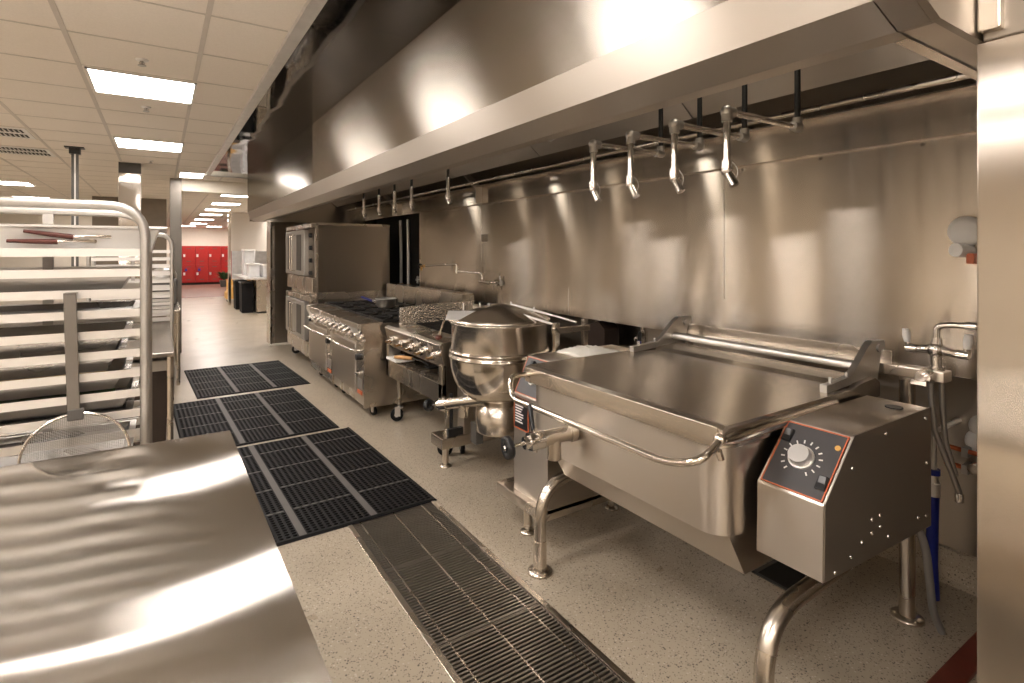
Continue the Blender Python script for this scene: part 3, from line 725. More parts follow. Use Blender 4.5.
# ================================================================== CONVECTION OVENS (stacked)
OX, OY0, OY1, OB = 1.68, 7.42, 9.08, 2.74
def oven(z0, z1, name, lb, casters):
    o = thing(name, lb, 'oven', (2.2, 8.25, z0))
    zb = z0+.10
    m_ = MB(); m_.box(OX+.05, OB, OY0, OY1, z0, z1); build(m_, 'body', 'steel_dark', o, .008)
    m_ = MB(); m_.box(OX+.045, OB, OY0-.004, OY0+.03, z1-.03, z1+.004); m_.box(OX+.045, OX+.075, OY0-.004, OY0+.01, z0, z1); build(m_, 'edge_trim', 'steel', o, .002)
    m_ = MB(); m_.box(OX-.02, OX+.055, OY0-.003, OY1, z1-.065, z1); build(m_, 'top_rail', 'steel', o, .006)
    m_ = MB(); m_.box(OX, OX+.055, OY0, OY1, z0, z0+.20); build(m_, 'base_panel', 'steel', o, .006)
    dy0, dy1 = OY0+.36, OY1-.02; mid = (dy0+dy1)/2
    for a, b_ in ((dy0, mid-.004), (mid+.004, dy1)):
        m_ = MB(); m_.box(OX-.03, OX+.05, a, b_, z0+.215, z1-.08); d = build(m_, 'door', 'alu_dull', o, .01)
        m_ = MB(); m_.box(OX-.034, OX-.028, a+.17, b_-.17, z0+.28, z1-.14); sub(m_, 'door_window', 'glass', d, o)
        for q in (a+.20, b_-.20):
            pass
        s_ = 1 if a < mid-.1 else -1
        yy = (b_-.07) if s_ == 1 else (a+.07)
        m_ = MB(); m_.tube(arc([(OX-.03, yy, z0+.27), (OX-.075, yy, z0+.27), (OX-.075, yy, z1-.14), (OX-.03, yy, z1-.14)], .03, 4), .010, 8); sub(m_, 'handle', 'chrome', d, o)
    m_ = MB(); m_.box(OX+.03, OX+.055, OY0+.01, OY0+.345, z0+.21, z1-.075); cp = build(m_, 'control_panel', 'steel_dark', o, .004)
    for k in range(4):
        zz = z1-.16-(z1-z0-.42)*k/3
        m_ = MB(); m_.cyl((OX+.03, OY0+.17, zz), (OX-.005, OY0+.17, zz), .032, 16, .026); build(m_, 'knob', 'black', o)
    if casters:
        for x in (OX+.12, OB-.12):
            for y in (OY0+.12, OY1-.14): caster(o, x, y, .065, 0, 2.4, stemtop=z0+.01)
    else:
        m_ = MB()
        for x in (OX+.12, OB-.12):
            for y in (OY0+.12, OY1-.12): m_.cyl((x, y, z0-.055), (x, y, z0+.005), .03, 12)
        m_.box(OX+.06, OB-.01, OY0+.006, OY1-.02, z0-.057, z0+.002); build(m_, 'stacking_legs', 'steel', o)
    return o
oven(.16, .985, 'convection_oven', 'lower convection oven of the far stacked pair, standing on casters', True)
oven(1.045, 1.97, 'convection_oven', 'upper convection oven stacked on top of the other at the far end', False)

# ================================================================== RANGE
RX, RY_0, RY_1, RB = 1.62, 5.06, 7.33, 2.66
o = thing('range_cooker', 'long stainless range with black burner grates and two ovens beneath', 'range', (2.1, 6.2, 0))
m_ = MB(); m_.box(RX+.03, RB, RY_0, RY_1, .11, .84); build(m_, 'body', 'steel', o, .006)
ymid = (RY_0+RY_1)/2
m_ = MB(); m_.prism([(RX+.02, .74), (RX-.035, .855), (RX-.035, .90), (RX+.10, .915), (RX+.18, .915), (RX+.18, .74)], 'y', RY_0-.003, ymid-.002); m_.prism([(RX+.02, .74), (RX-.035, .855), (RX-.035, .90), (RX+.10, .915), (RX+.18, .915), (RX+.18, .74)], 'y', ymid+.002, RY_1); build(m_, 'front_rail', 'steel', o, .006)
m_ = MB(); m_.box(RX+.18, RB, RY_0, RY_1, .84, .885); build(m_, 'drip_pan', 'steel_dark', o)
m_ = MB(); m_.box(RX+.18, RB, RY_0-.004, RY_0+.014, .72, .905); m_.box(RX+.18, RB, RY_1-.012, RY_1+.003, .72, .905); build(m_, 'side_cap', 'steel', o)
m_ = MB(); m_.prism([(RB, .6), (RB, 1.15), (RB+.14, 1.15), (RB+.14, .6)], 'y', RY_0, RY_1); build(m_, 'riser', 'steel', o, .01)
nc = 5
for i in range(nc):
    for j in range(2):
        a = RY_0+.02+(RY_1-RY_0-.04)*i/nc; b_ = a+(RY_1-RY_0-.04)/nc-.008
        x0 = RX+.19+j*.415; x1 = x0+.405
        m_ = MB(); cx, cy = (x0+x1)/2, (a+b_)/2
        m_.box(x0, x1, a, a+.018, .905, .93); m_.box(x0, x1, b_-.018, b_, .905, .93); m_.box(x0, x0+.018, a, b_, .905, .93); m_.box(x1-.018, x1, a, b_, .905, .93)
        for k in range(8):
            an = 2*PI*k/8; d_ = V((math.cos(an), math.sin(an), 0)); L_ = .195 if k % 2 == 0 else .24
            if k in (2, 6): L_ = (b_-a)/2-.01
            m_.obox(V((cx, cy, .922))+d_*(.06+L_)/2, d_, (-d_.y, d_.x, 0), (0, 0, 1), (L_-.06)/2, .007, .014)
        for q in (x0+.02, x1-.02):
            for r_ in (a+.02, b_-.02): m_.box(q-.01, q+.01, r_-.01, r_+.01, .883, .91)
        g = build(m_, 'grate', 'iron', o, .003)
        m_ = MB(); m_.lathe([(.0, .024), (.04, .022), (.048, .012), (.05, 0), (.0, 0)], (cx, cy, .886), n=16); sub(m_, 'burner', 'iron', g, o)
for i in range(2):
    a, b_ = (RY_0+.03, ymid-.02) if i == 0 else (ymid+.02, RY_1-.03)
    ctl = a+.24
    m_ = MB(); m_.box(RX-.01, RX+.035, ctl, b_, .22, .685); d = build(m_, 'oven_door', 'steel_front', o, .008)
    m_ = MB(); hz = .655; m_.tube(arc([(RX-.005, b_-.05, hz-.02), (RX-.085, b_-.05, hz), (RX-.095, (a+b_)/2, hz-.006), (RX-.085, a+.10, hz), (RX-.005, a+.10, hz-.02)], .04, 5), .011, 10); sub(m_, 'handle', 'chrome', d, o)
    m_ = MB(); m_.box(RX+.012, RX+.035, a, b_, .12, .205); build(m_, 'kick_panel', 'steel', o, .004)
    m_ = MB(); m_.box(RX, RX+.035, a, ctl-.01, .21, .70); cp = build(m_, 'control_column', 'steel', o, .004)
    m_ = MB(); m_.cyl((RX, a+.11, .58), (RX-.04, a+.11, .58), .035, 18, .03); build(m_, 'thermostat_knob', 'black', o)
    m_ = MB(); m_.cyl((RX, a+.11, .42), (RX-.03, a+.11, .42), .016, 12); m_.box(RX-.04, RX-.025, a+.06, a+.15, .41, .43); build(m_, 'latch', 'chrome', o)
    m_ = MB(); m_.box(RX-.003, RX+.001, a+.04, a+.18, .27, .37); build(m_, 'label_plate', 'alu', o)
    m_ = MB(); m_.box(RX-.0045, RX+.001, a+.04, a+.18, .22, .255); build(m_, 'warning_label', 'orange', o)
    for k in range(6):
        yy = a+.08+(b_-a-.16)*k/5; zz = .765; xx = RX+.004
        m_ = MB(); dr = V((-1, 0, -.35)).normalized(); p0 = V((xx, yy, zz)); m_.cyl(p0, p0+dr*.016, .024, 16); m_.cyl(p0+dr*.016, p0+dr*.042, .017, 16, .014); build(m_, 'knob', 'chrome', o)
m_ = MB()
for y in (RY_0, ymid-.012): m_.box(RX-.004, RX+.035, y, y+.024, .11, .74)
build(m_, 'stile', 'steel', o, .003)
for x in (RX+.13, RB-.12):
    for y in (RY_0+.10, ymid-.05, ymid+.25, RY_1-.15): caster(o, x, y, .045, 0, 1.9, stemtop=.115)
# foil-wrapped pan and spatula on the range
o = thing('steel_pan', 'small pale steel pan standing on the far burner grates of the range', 'pan', (2.25, 6.22, .93))
m_ = MB()
prof = [(.0, .003), (.085, .003), (.105, .02), (.115, .105), (.125, .108), (.125, .102), (.118, .10), (.108, .018), (.086, 0), (0, 0)]
m_.lathe(prof[::-1], (2.25, 6.22, .932), n=28); build(m_, 'pan_body', 'alu', o)
m_ = MB(); m_.tube(arc([(2.25-.12, 6.18, 1.01), (2.25-.15, 6.17, 1.02), (2.25-.15, 6.27, 1.02), (2.25-.12, 6.26, 1.01)], .02, 4), .006, 8); build(m_, 'handle', 'alu', o)
o = thing('spatula', 'spatula with a blue handle lying on the range grates beside the pan', 'spatula', (2.23, 6.75, .94))
m_ = MB(); m_.tube([(2.21, 7.02, 1.0), (2.23, 6.85, .985), (2.24, 6.70, .97)], [.012, .014, .010], 10); build(m_, 'handle', 'blue', o)
m_ = MB(); m_.tube([(2.24, 6.72, .972), (2.25, 6.58, .955), (2.26, 6.5, .95)], .005, 6); m_.box(2.22, 2.30, 6.38, 6.52, .94, .944); build(m_, 'blade', 'steel', o)

# ================================================================== CHARBROILER ON CART
BX, BY0, BY1, BB = 1.80, 3.78, 4.99, 2.66
o = thing('charbroiler', 'stainless charbroiler on a caster stand between range and kettle', 'charbroiler', (2.2, 4.4, 0))
m_ = MB(); m_.prism([(BX+.03, .70), (BX, .84), (BX-.01, .875), (BX+.02, .895), (BX+.24, .905), (BX+.24, .70)], 'y', BY0, BY1); build(m_, 'front_panel', 'steel', o, .006)
m_ = MB(); m_.box(BX+.24, BB, BY0, BY1, .70, .86); build(m_, 'firebox', 'steel_dark', o)
m_ = MB(); m_.box(BX+.26, BB-.01, BY0+.03, BY1-.03, .845, .865); build(m_, 'ember_bed', 'iron', o)
for k in range(6):
    a = BY0+.035+(BY1-BY0-.07)*k/6; m_ = MB()
    w_ = (BY1-BY0-.07)/6-.006
    for j in range(7): m_.box(BX+.25, BB-.01, a+w_*j/6-.005, a+w_*j/6+.005, .895, .915)
    m_.box(BX+.25, BX+.265, a, a+w_, .88, .905); m_.box(BB-.03, BB-.015, a, a+w_, .88, .905); build(m_, 'grate', 'iron', o)
m_ = MB(); m_.box(BX+.24, BB, BY0, BY0+.02, .86, 1.0); build(m_, 'side_splash', 'steel', o, .003)
m_ = MB(); m_.prism([(BX+.10, .895), (BX+.10, 1.065), (BX+.16, 1.075), (BB, 1.10), (BB, .86), (BX+.24, .86)], 'y', BY1-.16, BY1-.10); build(m_, 'foil_splash', 'foil', o, .006)
m_ = MB(); m_.box(BB, BB+.13, BY0, BY1+.04, .70, 1.045); build(m_, 'riser', 'steel', o, .01)
for k in range(5):
    yy = BY1-.16-(BY1-BY0-.30)*k/4; p0 = V((BX+.010, yy, .775)); dr = V((-1, 0, -.2)).normalized()
    m_ = MB(); m_.cyl(p0, p0+dr*.025, .032, 16, .030); m_.cyl(p0+dr*.025, p0+dr*.06, .018, 12, .014); kn = build(m_, 'knob', 'chrome', o)
    m_ = MB(); m_.obox(p0+dr*.045+V((0, 0, 0)), dr, (0, 1, 0), (0, 0, 1), .018, .028, .007); sub(m_, 'knob_grip', 'brass', kn, o)
m_ = MB(); m_.box(BX+.03, BB, BY0, BY0+.03, .42, .70); m_.box(BX+.03, BB, BY1-.03, BY1, .42, .70); m_.box(BB-.02, BB, BY0, BY1, .42, .70); m_.box(BX+.01, BX+.05, BY0, BY1, .42, .575); m_.box(BX+.03, BB, BY0, BY1, .42, .44); m_.box(BX+.01, BX+.05, BY0, BY0+.06, .42, .72); m_.box(BX+.01, BX+.05, BY1-.06, BY1, .42, .72); build(m_, 'stand', 'steel', o, .004)
m_ = MB(); m_.box(BX+.06, BB-.03, BY0+.07, BY1-.07, .565, .575)
for k in range(16): m_.box(BX+.05, BB-.04, BY0+.08+k*.066, BY0+.09+k*.066, .575, .59)
build(m_, 'drip_rack', 'steel', o)
for x in (BX+.09, BB-.08):
    for y in (BY0+.06, BY1-.12):
        m_ = MB(); m_.cyl((x, y, .16), (x, y, .43), .024, 14); build(m_, 'leg', 'steel', o)
        caster(o, x, y, .06, 0, 2.6, stemtop=.18)
o = thing('paper_tray', 'white tray lying on the front ledge of the charbroiler shelf', 'tray', (BX+.07, 4.79, .59))
m_ = MB(); m_.box(BX-.02, BX+.16, 4.66, 4.92, .591, .596); m_.box(BX-.02, BX-.012, 4.66, 4.92, .591, .615); m_.box(BX-.02, BX+.16, 4.66, 4.668, .591, .612); m_.box(BX-.02, BX+.16, 4.912, 4.92, .591, .612); build(m_, 'tray_body', 'whitep', o, .003)
o = thing('grill_scraper', 'scraper with an orange wooden handle lying on the charbroiler shelf', 'scraper', (BX+.06, 4.55, .60))
m_ = MB(); m_.tube([(BX+.02, 4.78, .624), (BX+.04, 4.65, .64), (BX+.06, 4.48, .655)], [.016, .019, .015], 12); build(m_, 'handle', 'wood', o)
m_ = MB(); m_.tube([(BX+.06, 4.49, .655), (BX+.09, 4.34, .655), (BX+.10, 4.22, .64)], .008, 8); m_.box(BX+.06, BX+.15, 4.12, 4.23, .625, .635); build(m_, 'scraper_head', 'iron', o)

# ================================================================== TILTING KETTLE
KX, KY, KR = 1.94, 3.15, .338
o = thing('steam_kettle', 'round stainless tilting steam kettle with a conical lid and control box', 'kettle', (1.94, 3.1, 0))
m_ = MB(); zr = .80
prof = [(.02, .59), (.15, .60)]
for k in range(1, 15):
    t_ = k/14*PI/2; prof.append((.15+(KR-.15)*math.sin(t_), .895-.290*math.cos(t_)))
prof += [(KR*1.01, .905)]
m_.lathe(prof, (KX, KY, 0), n=56); build(m_, 'jacket', 'steel_polished', o)
m_ = MB(); m_.lathe([(KR*.99, .890), (KR*1.022, .895), (KR*1.022, .905), (KR*.99, .912), (KR*.99, .925), (KR*1.012, .93), (KR*1.012, .940), (KR*.965, .947)], (KX, KY, 0), n=56); build(m_, 'weld_band', 'steel_polished', o)
m_ = MB(); m_.lathe([(KR*.965, .93), (KR*.965, 1.112), (KR*1.0, 1.118), (KR*1.0, 1.130), (KR*.95, 1.133), (KR*.95, .93)], (KX, KY, 0), n=56); build(m_, 'bowl', 'steel_bowl', o)
m_ = MB(); m_.lathe([(.0, .385), (.160, .385), (.165, .395), (.165, .63), (0, .63)], (KX, KY, 0), n=40); build(m_, 'pedestal', 'steel_bowl', o)
m_ = MB(); m_.lathe([(KR*1.02, 1.133), (KR*1.025, 1.145), (KR*.97, 1.155), (KR*.5, 1.205), (.06, 1.238), (0, 1.240)], (KX, KY, 0), n=56); ld = build(m_, 'lid', 'steel_bowl', o)
# lid front flap and its handle (towards the camera's left)
fd = V((-.62, .55, 0)).normalized(); sd = V((.80, -.60, 0)).normalized()
m_ = MB(); fa = V((.80, -.60, 0)).normalized(); fb = V((-.60, -.80, -.40)).normalized(); m_.obox((KX-.238, KY-.012, 1.178), fa, fb, fa.cross(fb), .15, .06, .003); sub(m_, 'lid_flap', 'trim', ld, o, .002)  # steel flap; pale colour stands in for its reflection of the ceiling
m_ = MB(); hx, hy = KX-.40, KY+.12
m_.tube([(KX-.31, KY+.06, 1.172), (KX-.30, KY+.20, 1.155), (KX-.295, KY+.25, 1.12), (KX-.31, KY+.285, 1.03), (KX-.315, KY+.295, 1.01)], .008, 8); hd = sub(m_, 'lid_handle', 'steel', ld, o)
m_ = MB(); m_.ball((KX-.315, KY+.295, 1.0), .026, 14, .7); build(m_, 'lid_knob', 'redbrown', o)
m_ = MB()
for dx, dy in ((-.05, .18), (-.16, .22), (-.02, .12)): m_.cyl((KX+dx, KY+dy, 1.185), (KX+dx, KY+dy, 1.235), .006, 8)
sub(m_, 'lid_pin', 'alu', ld, o)
# hinge frame on the right
HX0, HX1, HY = 2.06, 2.29, 2.80
for x, nmz in ((2.06, 1.155), (2.29, 1.165)):
    m_ = MB(); m_.box(x-.018, x+.018, HY-.14, HY-.11, .92, nmz); build(m_, 'hinge_post', 'steel', o, .003)
m_ = MB(); m_.box(2.03, 2.32, HY-.145, HY-.115, 1.09, 1.125); build(m_, 'hinge_crossbar', 'steel', o, .003)
for x in (2.02, 2.20):
    m_ = MB(); m_.tube(arc([(x-.14, KY+.04, 1.225), (x-.05, KY-.12, 1.195), (x+.03, HY-.11, 1.145)], .1, 5), .008, 10)
    m_.cyl((x-.14, KY+.04, 1.19), (x-.14, KY+.04, 1.245), .007, 8); m_.cyl((x-.05, KY-.11, 1.16), (x-.05, KY-.11, 1.215), .007, 8); build(m_, 'hinge_arm', 'alu', o)
# console on the right with sloping panel
CX, CY0, CY1 = 1.70, 2.28, 2.60
m_ = MB(); m_.prism([(CX, .22), (CX, .79), (1.80, .995), (2.46, .995), (2.46, .22)], 'y', CY0, CY1); build(m_, 'console', 'steel_front', o, .006)
def on_slope(x0, z0, x1, z1, t_, off): # a point on a sloping face, t from its lower edge
    d_ = V((x1-x0, 0, z1-z0)); n_ = V((-(z1-z0), 0, x1-x0)).normalized()
    return V((x0, 0, z0))+d_*t_+n_*off
def slope_panel(root, x0, z0, x1, z1, y0, y1, matp='panel', name='control_panel', trimname='panel_border', lw=.004, half=1.0):
    u_ = V((x1-x0, 0, z1-z0)); L_ = u_.length; u_.normalize(); n_ = V((-u_.z, 0, u_.x)); c_ = V(((x0+x1)/2, (y0+y1)/2, (z0+z1)/2))
    m_ = MB(); m_.obox(c_+n_*.002, u_, (0, 1, 0), n_, L_/2-.008, (y1-y0)/2-.008, .002); p_ = build(m_, name, matp, root)
    m_ = MB(); hy_ = (y1-y0)/2-.008; hl = L_/2-.008
    for s_ in (-1, 1):
        m_.obox(c_+n_*.0025+u_*s_*(hl-lw/2), u_, (0, 1, 0), n_, lw/2, hy_, .003)
        m_.obox(c_+n_*.0025+V((0, s_*(hy_-lw/2), 0)), u_, (0, 1, 0), n_, hl, lw/2, .003)
    sub(m_, trimname, 'orange', p_, root)
    def at(s_, t_): # s along y from far(left in photo) edge, t down from top
        return V((x1, 0, z1))+V((x0-x1, 0, z0-z1))*t_+V((0, y1+(y0-y1)*s_, 0))
    return p_, at, u_, n_
p_, at, u_, n_ = slope_panel(o, CX, .79, 1.80, .995, CY0, CY1)
m_ = MB(); q = at(.28, .22); m_.obox(q+n_*.014, u_, (0, 1, 0), n_, .024, .013, .012); build(m_, 'switch', 'black', o, .003)
m_ = MB(); q = at(.42, .55); m_.cyl(q+n_*.004, q+n_*.018, .032, 20); build(m_, 'dial_plate', 'whitep', o)
m_ = MB(); m_.cyl(q+n_*.018, q+n_*.045, .024, 18, .02); build(m_, 'dial', 'black', o)
# instruction plate on the vertical face
m_ = MB(); m_.box(CX-.004, CX-.0005, 2.45, 2.595, .60, .775); ip = build(m_, 'instruction_plate', 'black', o)
m_ = MB(); lw = .005
for a, b_, c_, d_ in ((2.45, 2.595, .60, .605), (2.45, 2.595, .77, .775), (2.45, 2.455, .60, .775), (2.59, 2.595, .60, .775)): m_.box(CX-.006, CX-.001, a, b_, c_, d_)
sub(m_, 'plate_border', 'orange', ip, o)
m_ = MB()
for k in range(9): m_.box(CX-.005, CX-.002, 2.575-.05-.03*random.random(), 2.58, .755-.015*k, .762-.015*k)
sub(m_, 'plate_text', 'whitep', ip, o)
m_ = MB(); m_.cyl((2.05, 2.44, .996), (2.05, 2.44, 1.0), .03, 12); build(m_, 'top_cap', 'alu', o)
# trunnion on the left, base beams, feet
m_ = MB(); m_.box(KX-.06, KX+.20, 3.555, 3.66, .24, 1.02); build(m_, 'trunnion_post', 'steel_dark', o, .006)
m_ = MB(); m_.cyl((KX+.04, 3.44, .86), (KX+.04, 3.57, .86), .05, 18); m_.cyl((KX+.04, 2.59, .86), (KX+.04, 2.84, .86), .05, 18); build(m_, 'trunnion', 'steel', o)
m_ = MB(); m_.box(1.70, 2.45, 3.55, 3.74, .165, .245); m_.box(1.66, 2.46, 2.28, 2.735, .185, .245); m_.box(2.25, 2.42, 2.735, 3.55, .185, .235); build(m_, 'base_frame', 'steel', o, .006)
for x, y, zt in ((1.782, 3.66, .17), (1.758, 2.545, .19), (2.36, 3.66, .17), (2.36, 2.5, .19)):
    m_ = MB(); m_.cyl((x, y, .03), (x, y, zt), .024, 14); m_.cyl((x, y, .0), (x, y, .035), .017, 12); m_.lathe([(0, 0), (.045, 0), (.045, .008), (.018, .014)], (x, y, 0.0), n=20); build(m_, 'foot', 'steel', o)
m_ = MB(); m_.box(1.76, 1.93, 3.565, 3.60, .245, .30); m_.cyl((1.80, 3.60, .25), (1.80, 3.60, .55), .014, 10); build(m_, 'tilt_crank_box', 'black', o, .004)
m_ = MB(); m_.box(KX-.165, KX-.11, KY+.03, KY+.11, .30, .44); build(m_, 'junction_box', 'darkgrey', o, .003)
# kettle draw-off valve
def valve(root, p0, p1, pw, rbig, rw):
    p0, p1, pw = V(p0), V(p1), V(pw); d_ = (p1-p0).normalized()
    m_ = MB(); m_.cyl(p0, p1, rbig, 18); m_.cyl(p0+d_*.01, p0+d_*.035, rbig*1.25, 18); m_.cyl(p0+(p1-p0)*.55, p0+(p1-p0)*.55+V((0, 0, -.10)), rbig*.9, 16)
    vb = build(m_, 'valve_body', 'steel', root)
    m_ = MB(); m_.cyl(p1-d_*.03, p1+d_*.035, rbig*1.25, 6); m_.cyl(p1+d_*.03, p1+d_*.06, rbig*.8, 12); m_.cyl(p1+d_*.06, pw, .008, 10)
    for s_ in (-1, 1): m_.cyl(p1+d_*.005+V((0, 0, .0)), p1+d_*.005+V((0, 0, s_*.05)), .010, 8)
    sub(m_, 'bonnet', 'chrome', vb, root)
    m_ = MB(); m_.lathe([(.006, -.006), (rw*.55, -.006), (rw*.62, -.014), (rw*.95, -.014), (rw, -.006), (rw, .006), (rw*.95, .014), (rw*.62, .014), (rw*.55, .006), (.006, .006)], pw, d_, 28); hw = sub(m_, 'hand_wheel', 'black', vb, root)
    m_ = MB(); m_.cyl(pw-d_*.012, pw+d_*.022, .010, 10); m_.cyl(pw+d_*.014, pw+d_*.018, .02, 12); sub(m_, 'wheel_nut', 'chrome', vb, root)
valve(o, (1.80, 3.06, .635), (1.66, 3.42, .535), (1.62, 3.60, .49), .038, .042)
m_ = MB(); m_.tube([(1.80, 3.09, .60), (1.785, 3.10, .72), (1.78, 3.10, .75)], [.018, .014, .008], 10); build(m_, 'gauge_tube', 'brass', o)
caster(o, 2.0, 3.80, .05, 0, 1.2, stemtop=.18)
m_ = MB(); m_.box(1.95, 2.05, 3.72, 3.84, .165, .18); build(m_, 'caster_plate', 'steel', o)

# towel on the kettle console
o = tag(None or build((lambda mb: (mb.add([(1.98+.27*i/14+.0+.025*math.sin(j*.9)*(1 if i > 7 else -.6), 2.33+.24*j/12+.012*math.sin(i*.8), 1.0+.034*(.4+.6*abs(math.sin(i*.9+j*.7)))*math.sin(PI*min(max(i, .8), 13.2)/14)**.5*math.sin(PI*min(max(j, .8), 11.2)/12)**.5+.008*random.random()) for i in range(15) for j in range(13)]+[(1.98+.27*i/14, 2.33+.24*j/12, .9965) for i in range(15) for j in range(13)],
    [(i*13+j, (i+1)*13+j, (i+1)*13+j+1, i*13+j+1) for i in range(14) for j in range(12)]+[(195+i*13+j, 195+i*13+j+1, 195+(i+1)*13+j+1, 195+(i+1)*13+j) for i in range(14) for j in range(12)]
    +[(i*13, 195+i*13, 195+(i+1)*13, (i+1)*13) for i in range(14)]+[(i*13+12, (i+1)*13+12, 195+(i+1)*13+12, 195+i*13+12) for i in range(14)]+[(j, j+1, 195+j+1, 195+j) for j in range(12)]+[(14*13+j, 195+14*13+j, 195+14*13+j+1, 14*13+j+1) for j in range(12)], True), mb)[1])(MB()), 'folded_towel', 'cloth'),
    'crumpled white towel on the kettle control box behind the skillet', 'towel')

# ================================================================== TILTING SKILLET
SX, SY0, SY1, SB, SZ = 1.545, 1.12, 2.235, 2.60, 1.0
o = thing('tilting_skillet', 'large stainless tilting skillet with closed lid in the right foreground', 'skillet', (2.1, 1.65, 0))
m_ = MB()
rc = .09
def rrect(x0, x1, y0, y1, r_, k=6):
    pts = []
    for (cx_, cy_, a0) in ((x1-r_, y1-r_, 0), (x0+r_, y1-r_, PI/2), (x0+r_, y0+r_, PI), (x1-r_, y0+r_, 1.5*PI)):
        t0 = (math.sin(a0), -math.cos(a0)); a1 = a0+PI/2; t1 = (-math.sin(a1), math.cos(a1))
        pts.append((cx_+r_*math.cos(a0)+t0[0]*.004, cy_+r_*math.sin(a0)+t0[1]*.004))
        for i in range(k+1): pts.append((cx_+r_*math.cos(a0+PI/2*i/k), cy_+r_*math.sin(a0+PI/2*i/k)))
        pts.append((cx_+r_*math.cos(a1)+t1[0]*.004, cy_+r_*math.sin(a1)+t1[1]*.004))
    return pts
pts = rrect(SX+.005, SB, SY0, SY1, rc)
m_.prism(pts, 'z', .645, .965, True); build(m_, 'pan', 'steel_front', o)
m_ = MB(); pts2 = rrect(SX-.003, SB+.008, SY0-.008, SY1+.008, rc)
m_.prism(pts2, 'z', .945, .972, True); build(m_, 'pan_rim', 'steel', o)
# wedge below the front
m_ = MB(); m_.prism([(SX+.06, .645), (1.70, .478), (2.45, .50), (2.50, .645)], 'y', SY0+.02, SY1-.10); build(m_, 'burner_box', 'steel_front', o, .003)
# lid
m_ = MB(); m_.prism([(SX-.012, .970), (SX-.012, 1.018), (SX+.01, 1.028), (2.40, 1.032), (2.44, 1.045), (SB-.02, 1.055), (SB+.02, 1.03), (SB+.02, .970)], 'y', SY0-.012, SY1+.012); ld = build(m_, 'lid', 'steel_lid', o, .004)
m_ = MB(); m_.box(SX-.016, SX-.008, SY0+.005, SY1+.008, .952, 1.022); sub(m_, 'lid_front_flange', 'steel', ld, o, .002)
# curved corner tube along the near side of the lid
m_ = MB(); m_.tube(arc([(SX-.008, SY0-.008, .985), (SX+.05, SY0-.014, .99), (SX+.35, SY0-.016, .995), (SX+.6, SY0-.014, 1.0)], .05, 4), [.018]*2+[.022]*12, 14) if False else m_.tube([(SX-.01, SY0-.006, .980), (SX+.06, SY0-.016, .988), (SX+.3, SY0-.018, .992), (SX+.7, SY0-.014, 1.0)], [.016, .024, .022, .012], 14); sub(m_, 'lid_side_roll', 'steel_polished', ld, o)
# lid handle bar
m_ = MB(); hx = 1.395
m_.tube(arc([(SX-.012, SY1-.03, .99), (hx+.02, SY1-.03, 1.0), (hx, SY1-.075, .905), (hx, SY0+.10, .905), (hx+.02, SY0-.02, .94), (SX-.012, SY0-.005, .985)], .075, 7), .0135, 12); hb = sub(m_, 'lid_handle', 'steel_polished', ld, o)
m_ = MB(); m_.ball((SX-.012, SY0-.004, .985), .022); m_.cyl((SX-.03, SY0-.01, .955), (SX-.02, SY0-.012, .925), .012, 10); sub(m_, 'handle_joint', 'steel_polished', ld, o)
# hinge arms + torsion tube
def hinge_arm(y):
    m_ = MB()
    out = [(2.235, 1.030), (2.235, 1.062), (2.27, 1.062), (2.43, 1.075), (2.47, 1.10), (2.58, 1.185), (2.62, 1.205), (2.73, 1.20), (2.735, 1.17), (2.70, 1.16), (2.66, 1.02), (2.60, 1.02), (2.50, 1.045), (2.43, 1.04)]
    m_.prism(out, 'y', y-.014, y+.014); m_.cyl((2.29, y, 1.06), (2.29, y, 1.085), .008, 8); m_.cyl((2.42, y, 1.07), (2.42, y, 1.092), .008, 8); m_.cyl((2.67, y-.022, 1.17), (2.67, y+.022, 1.17), .018, 12)
    return m_
for y in (SY0+.03, SY1-.03): sub(hinge_arm(y), 'hinge_arm', 'alu_dull', ld, o, .004)
m_ = MB(); m_.cyl((2.575, SY0+.04, 1.095), (2.575, SY1-.04, 1.095), .020, 16); sub(m_, 'torsion_tube', 'alu', ld, o)
# rear bridge with beam, posts
m_ = MB(); m_.box(2.70, 2.78, .905, 2.36, 1.055, 1.10); build(m_, 'rear_beam', 'steel', o, .004)
m_ = MB(); m_.box(2.76, 2.78, SY0, SY1, 1.09, 1.15); build(m_, 'back_guard', 'steel', o, .003)
for y in (1.05, 2.22):
    m_ = MB(); m_.cyl((2.735, y, .01), (2.735, y, 1.058), .030, 18); m_.lathe([(0, 0), (.062, 0), (.062, .010), (.03, .016)], (2.735, y, 0), n=24)
    for k in range(3): m_.cyl((2.735+.048*math.cos(k*2.1), y+.048*math.sin(k*2.1), .008), (2.735+.048*math.cos(k*2.1), y+.048*math.sin(k*2.1), .018), .007, 6)
    build(m_, 'rear_post', 'steel', o)
# bent front legs
for y, xx in ((2.195, 1.589), (1.0, 1.589)):
    m_ = MB(); m_.tube(arc([(xx, y, .02), (xx, y, .44), (2.735, y+(.05 if y < 1.5 else .02), .445)], .20, 10), .030, 18); m_.cyl((xx, y, .01), (xx, y, .16), .0325, 18)
    m_.lathe([(0, 0), (.062, 0), (.062, .010), (.033, .016)], (xx, y, 0), n=24)
    for k in range(3): m_.cyl((xx+.048*math.cos(k*2.1+.5), y+.048*math.sin(k*2.1+.5), .008), (xx+.048*math.cos(k*2.1+.5), y+.048*math.sin(k*2.1+.5), .018), .007, 6)
    build(m_, 'front_leg', 'steel', o)
m_ = MB(); m_.cyl((2.1, 2.195, .445), (2.1, 2.195, .66), .03, 12); m_.box(1.9, 2.4, 2.12, 2.25, .44, .56); build(m_, 'tilt_support', 'steel_dark', o, .004)
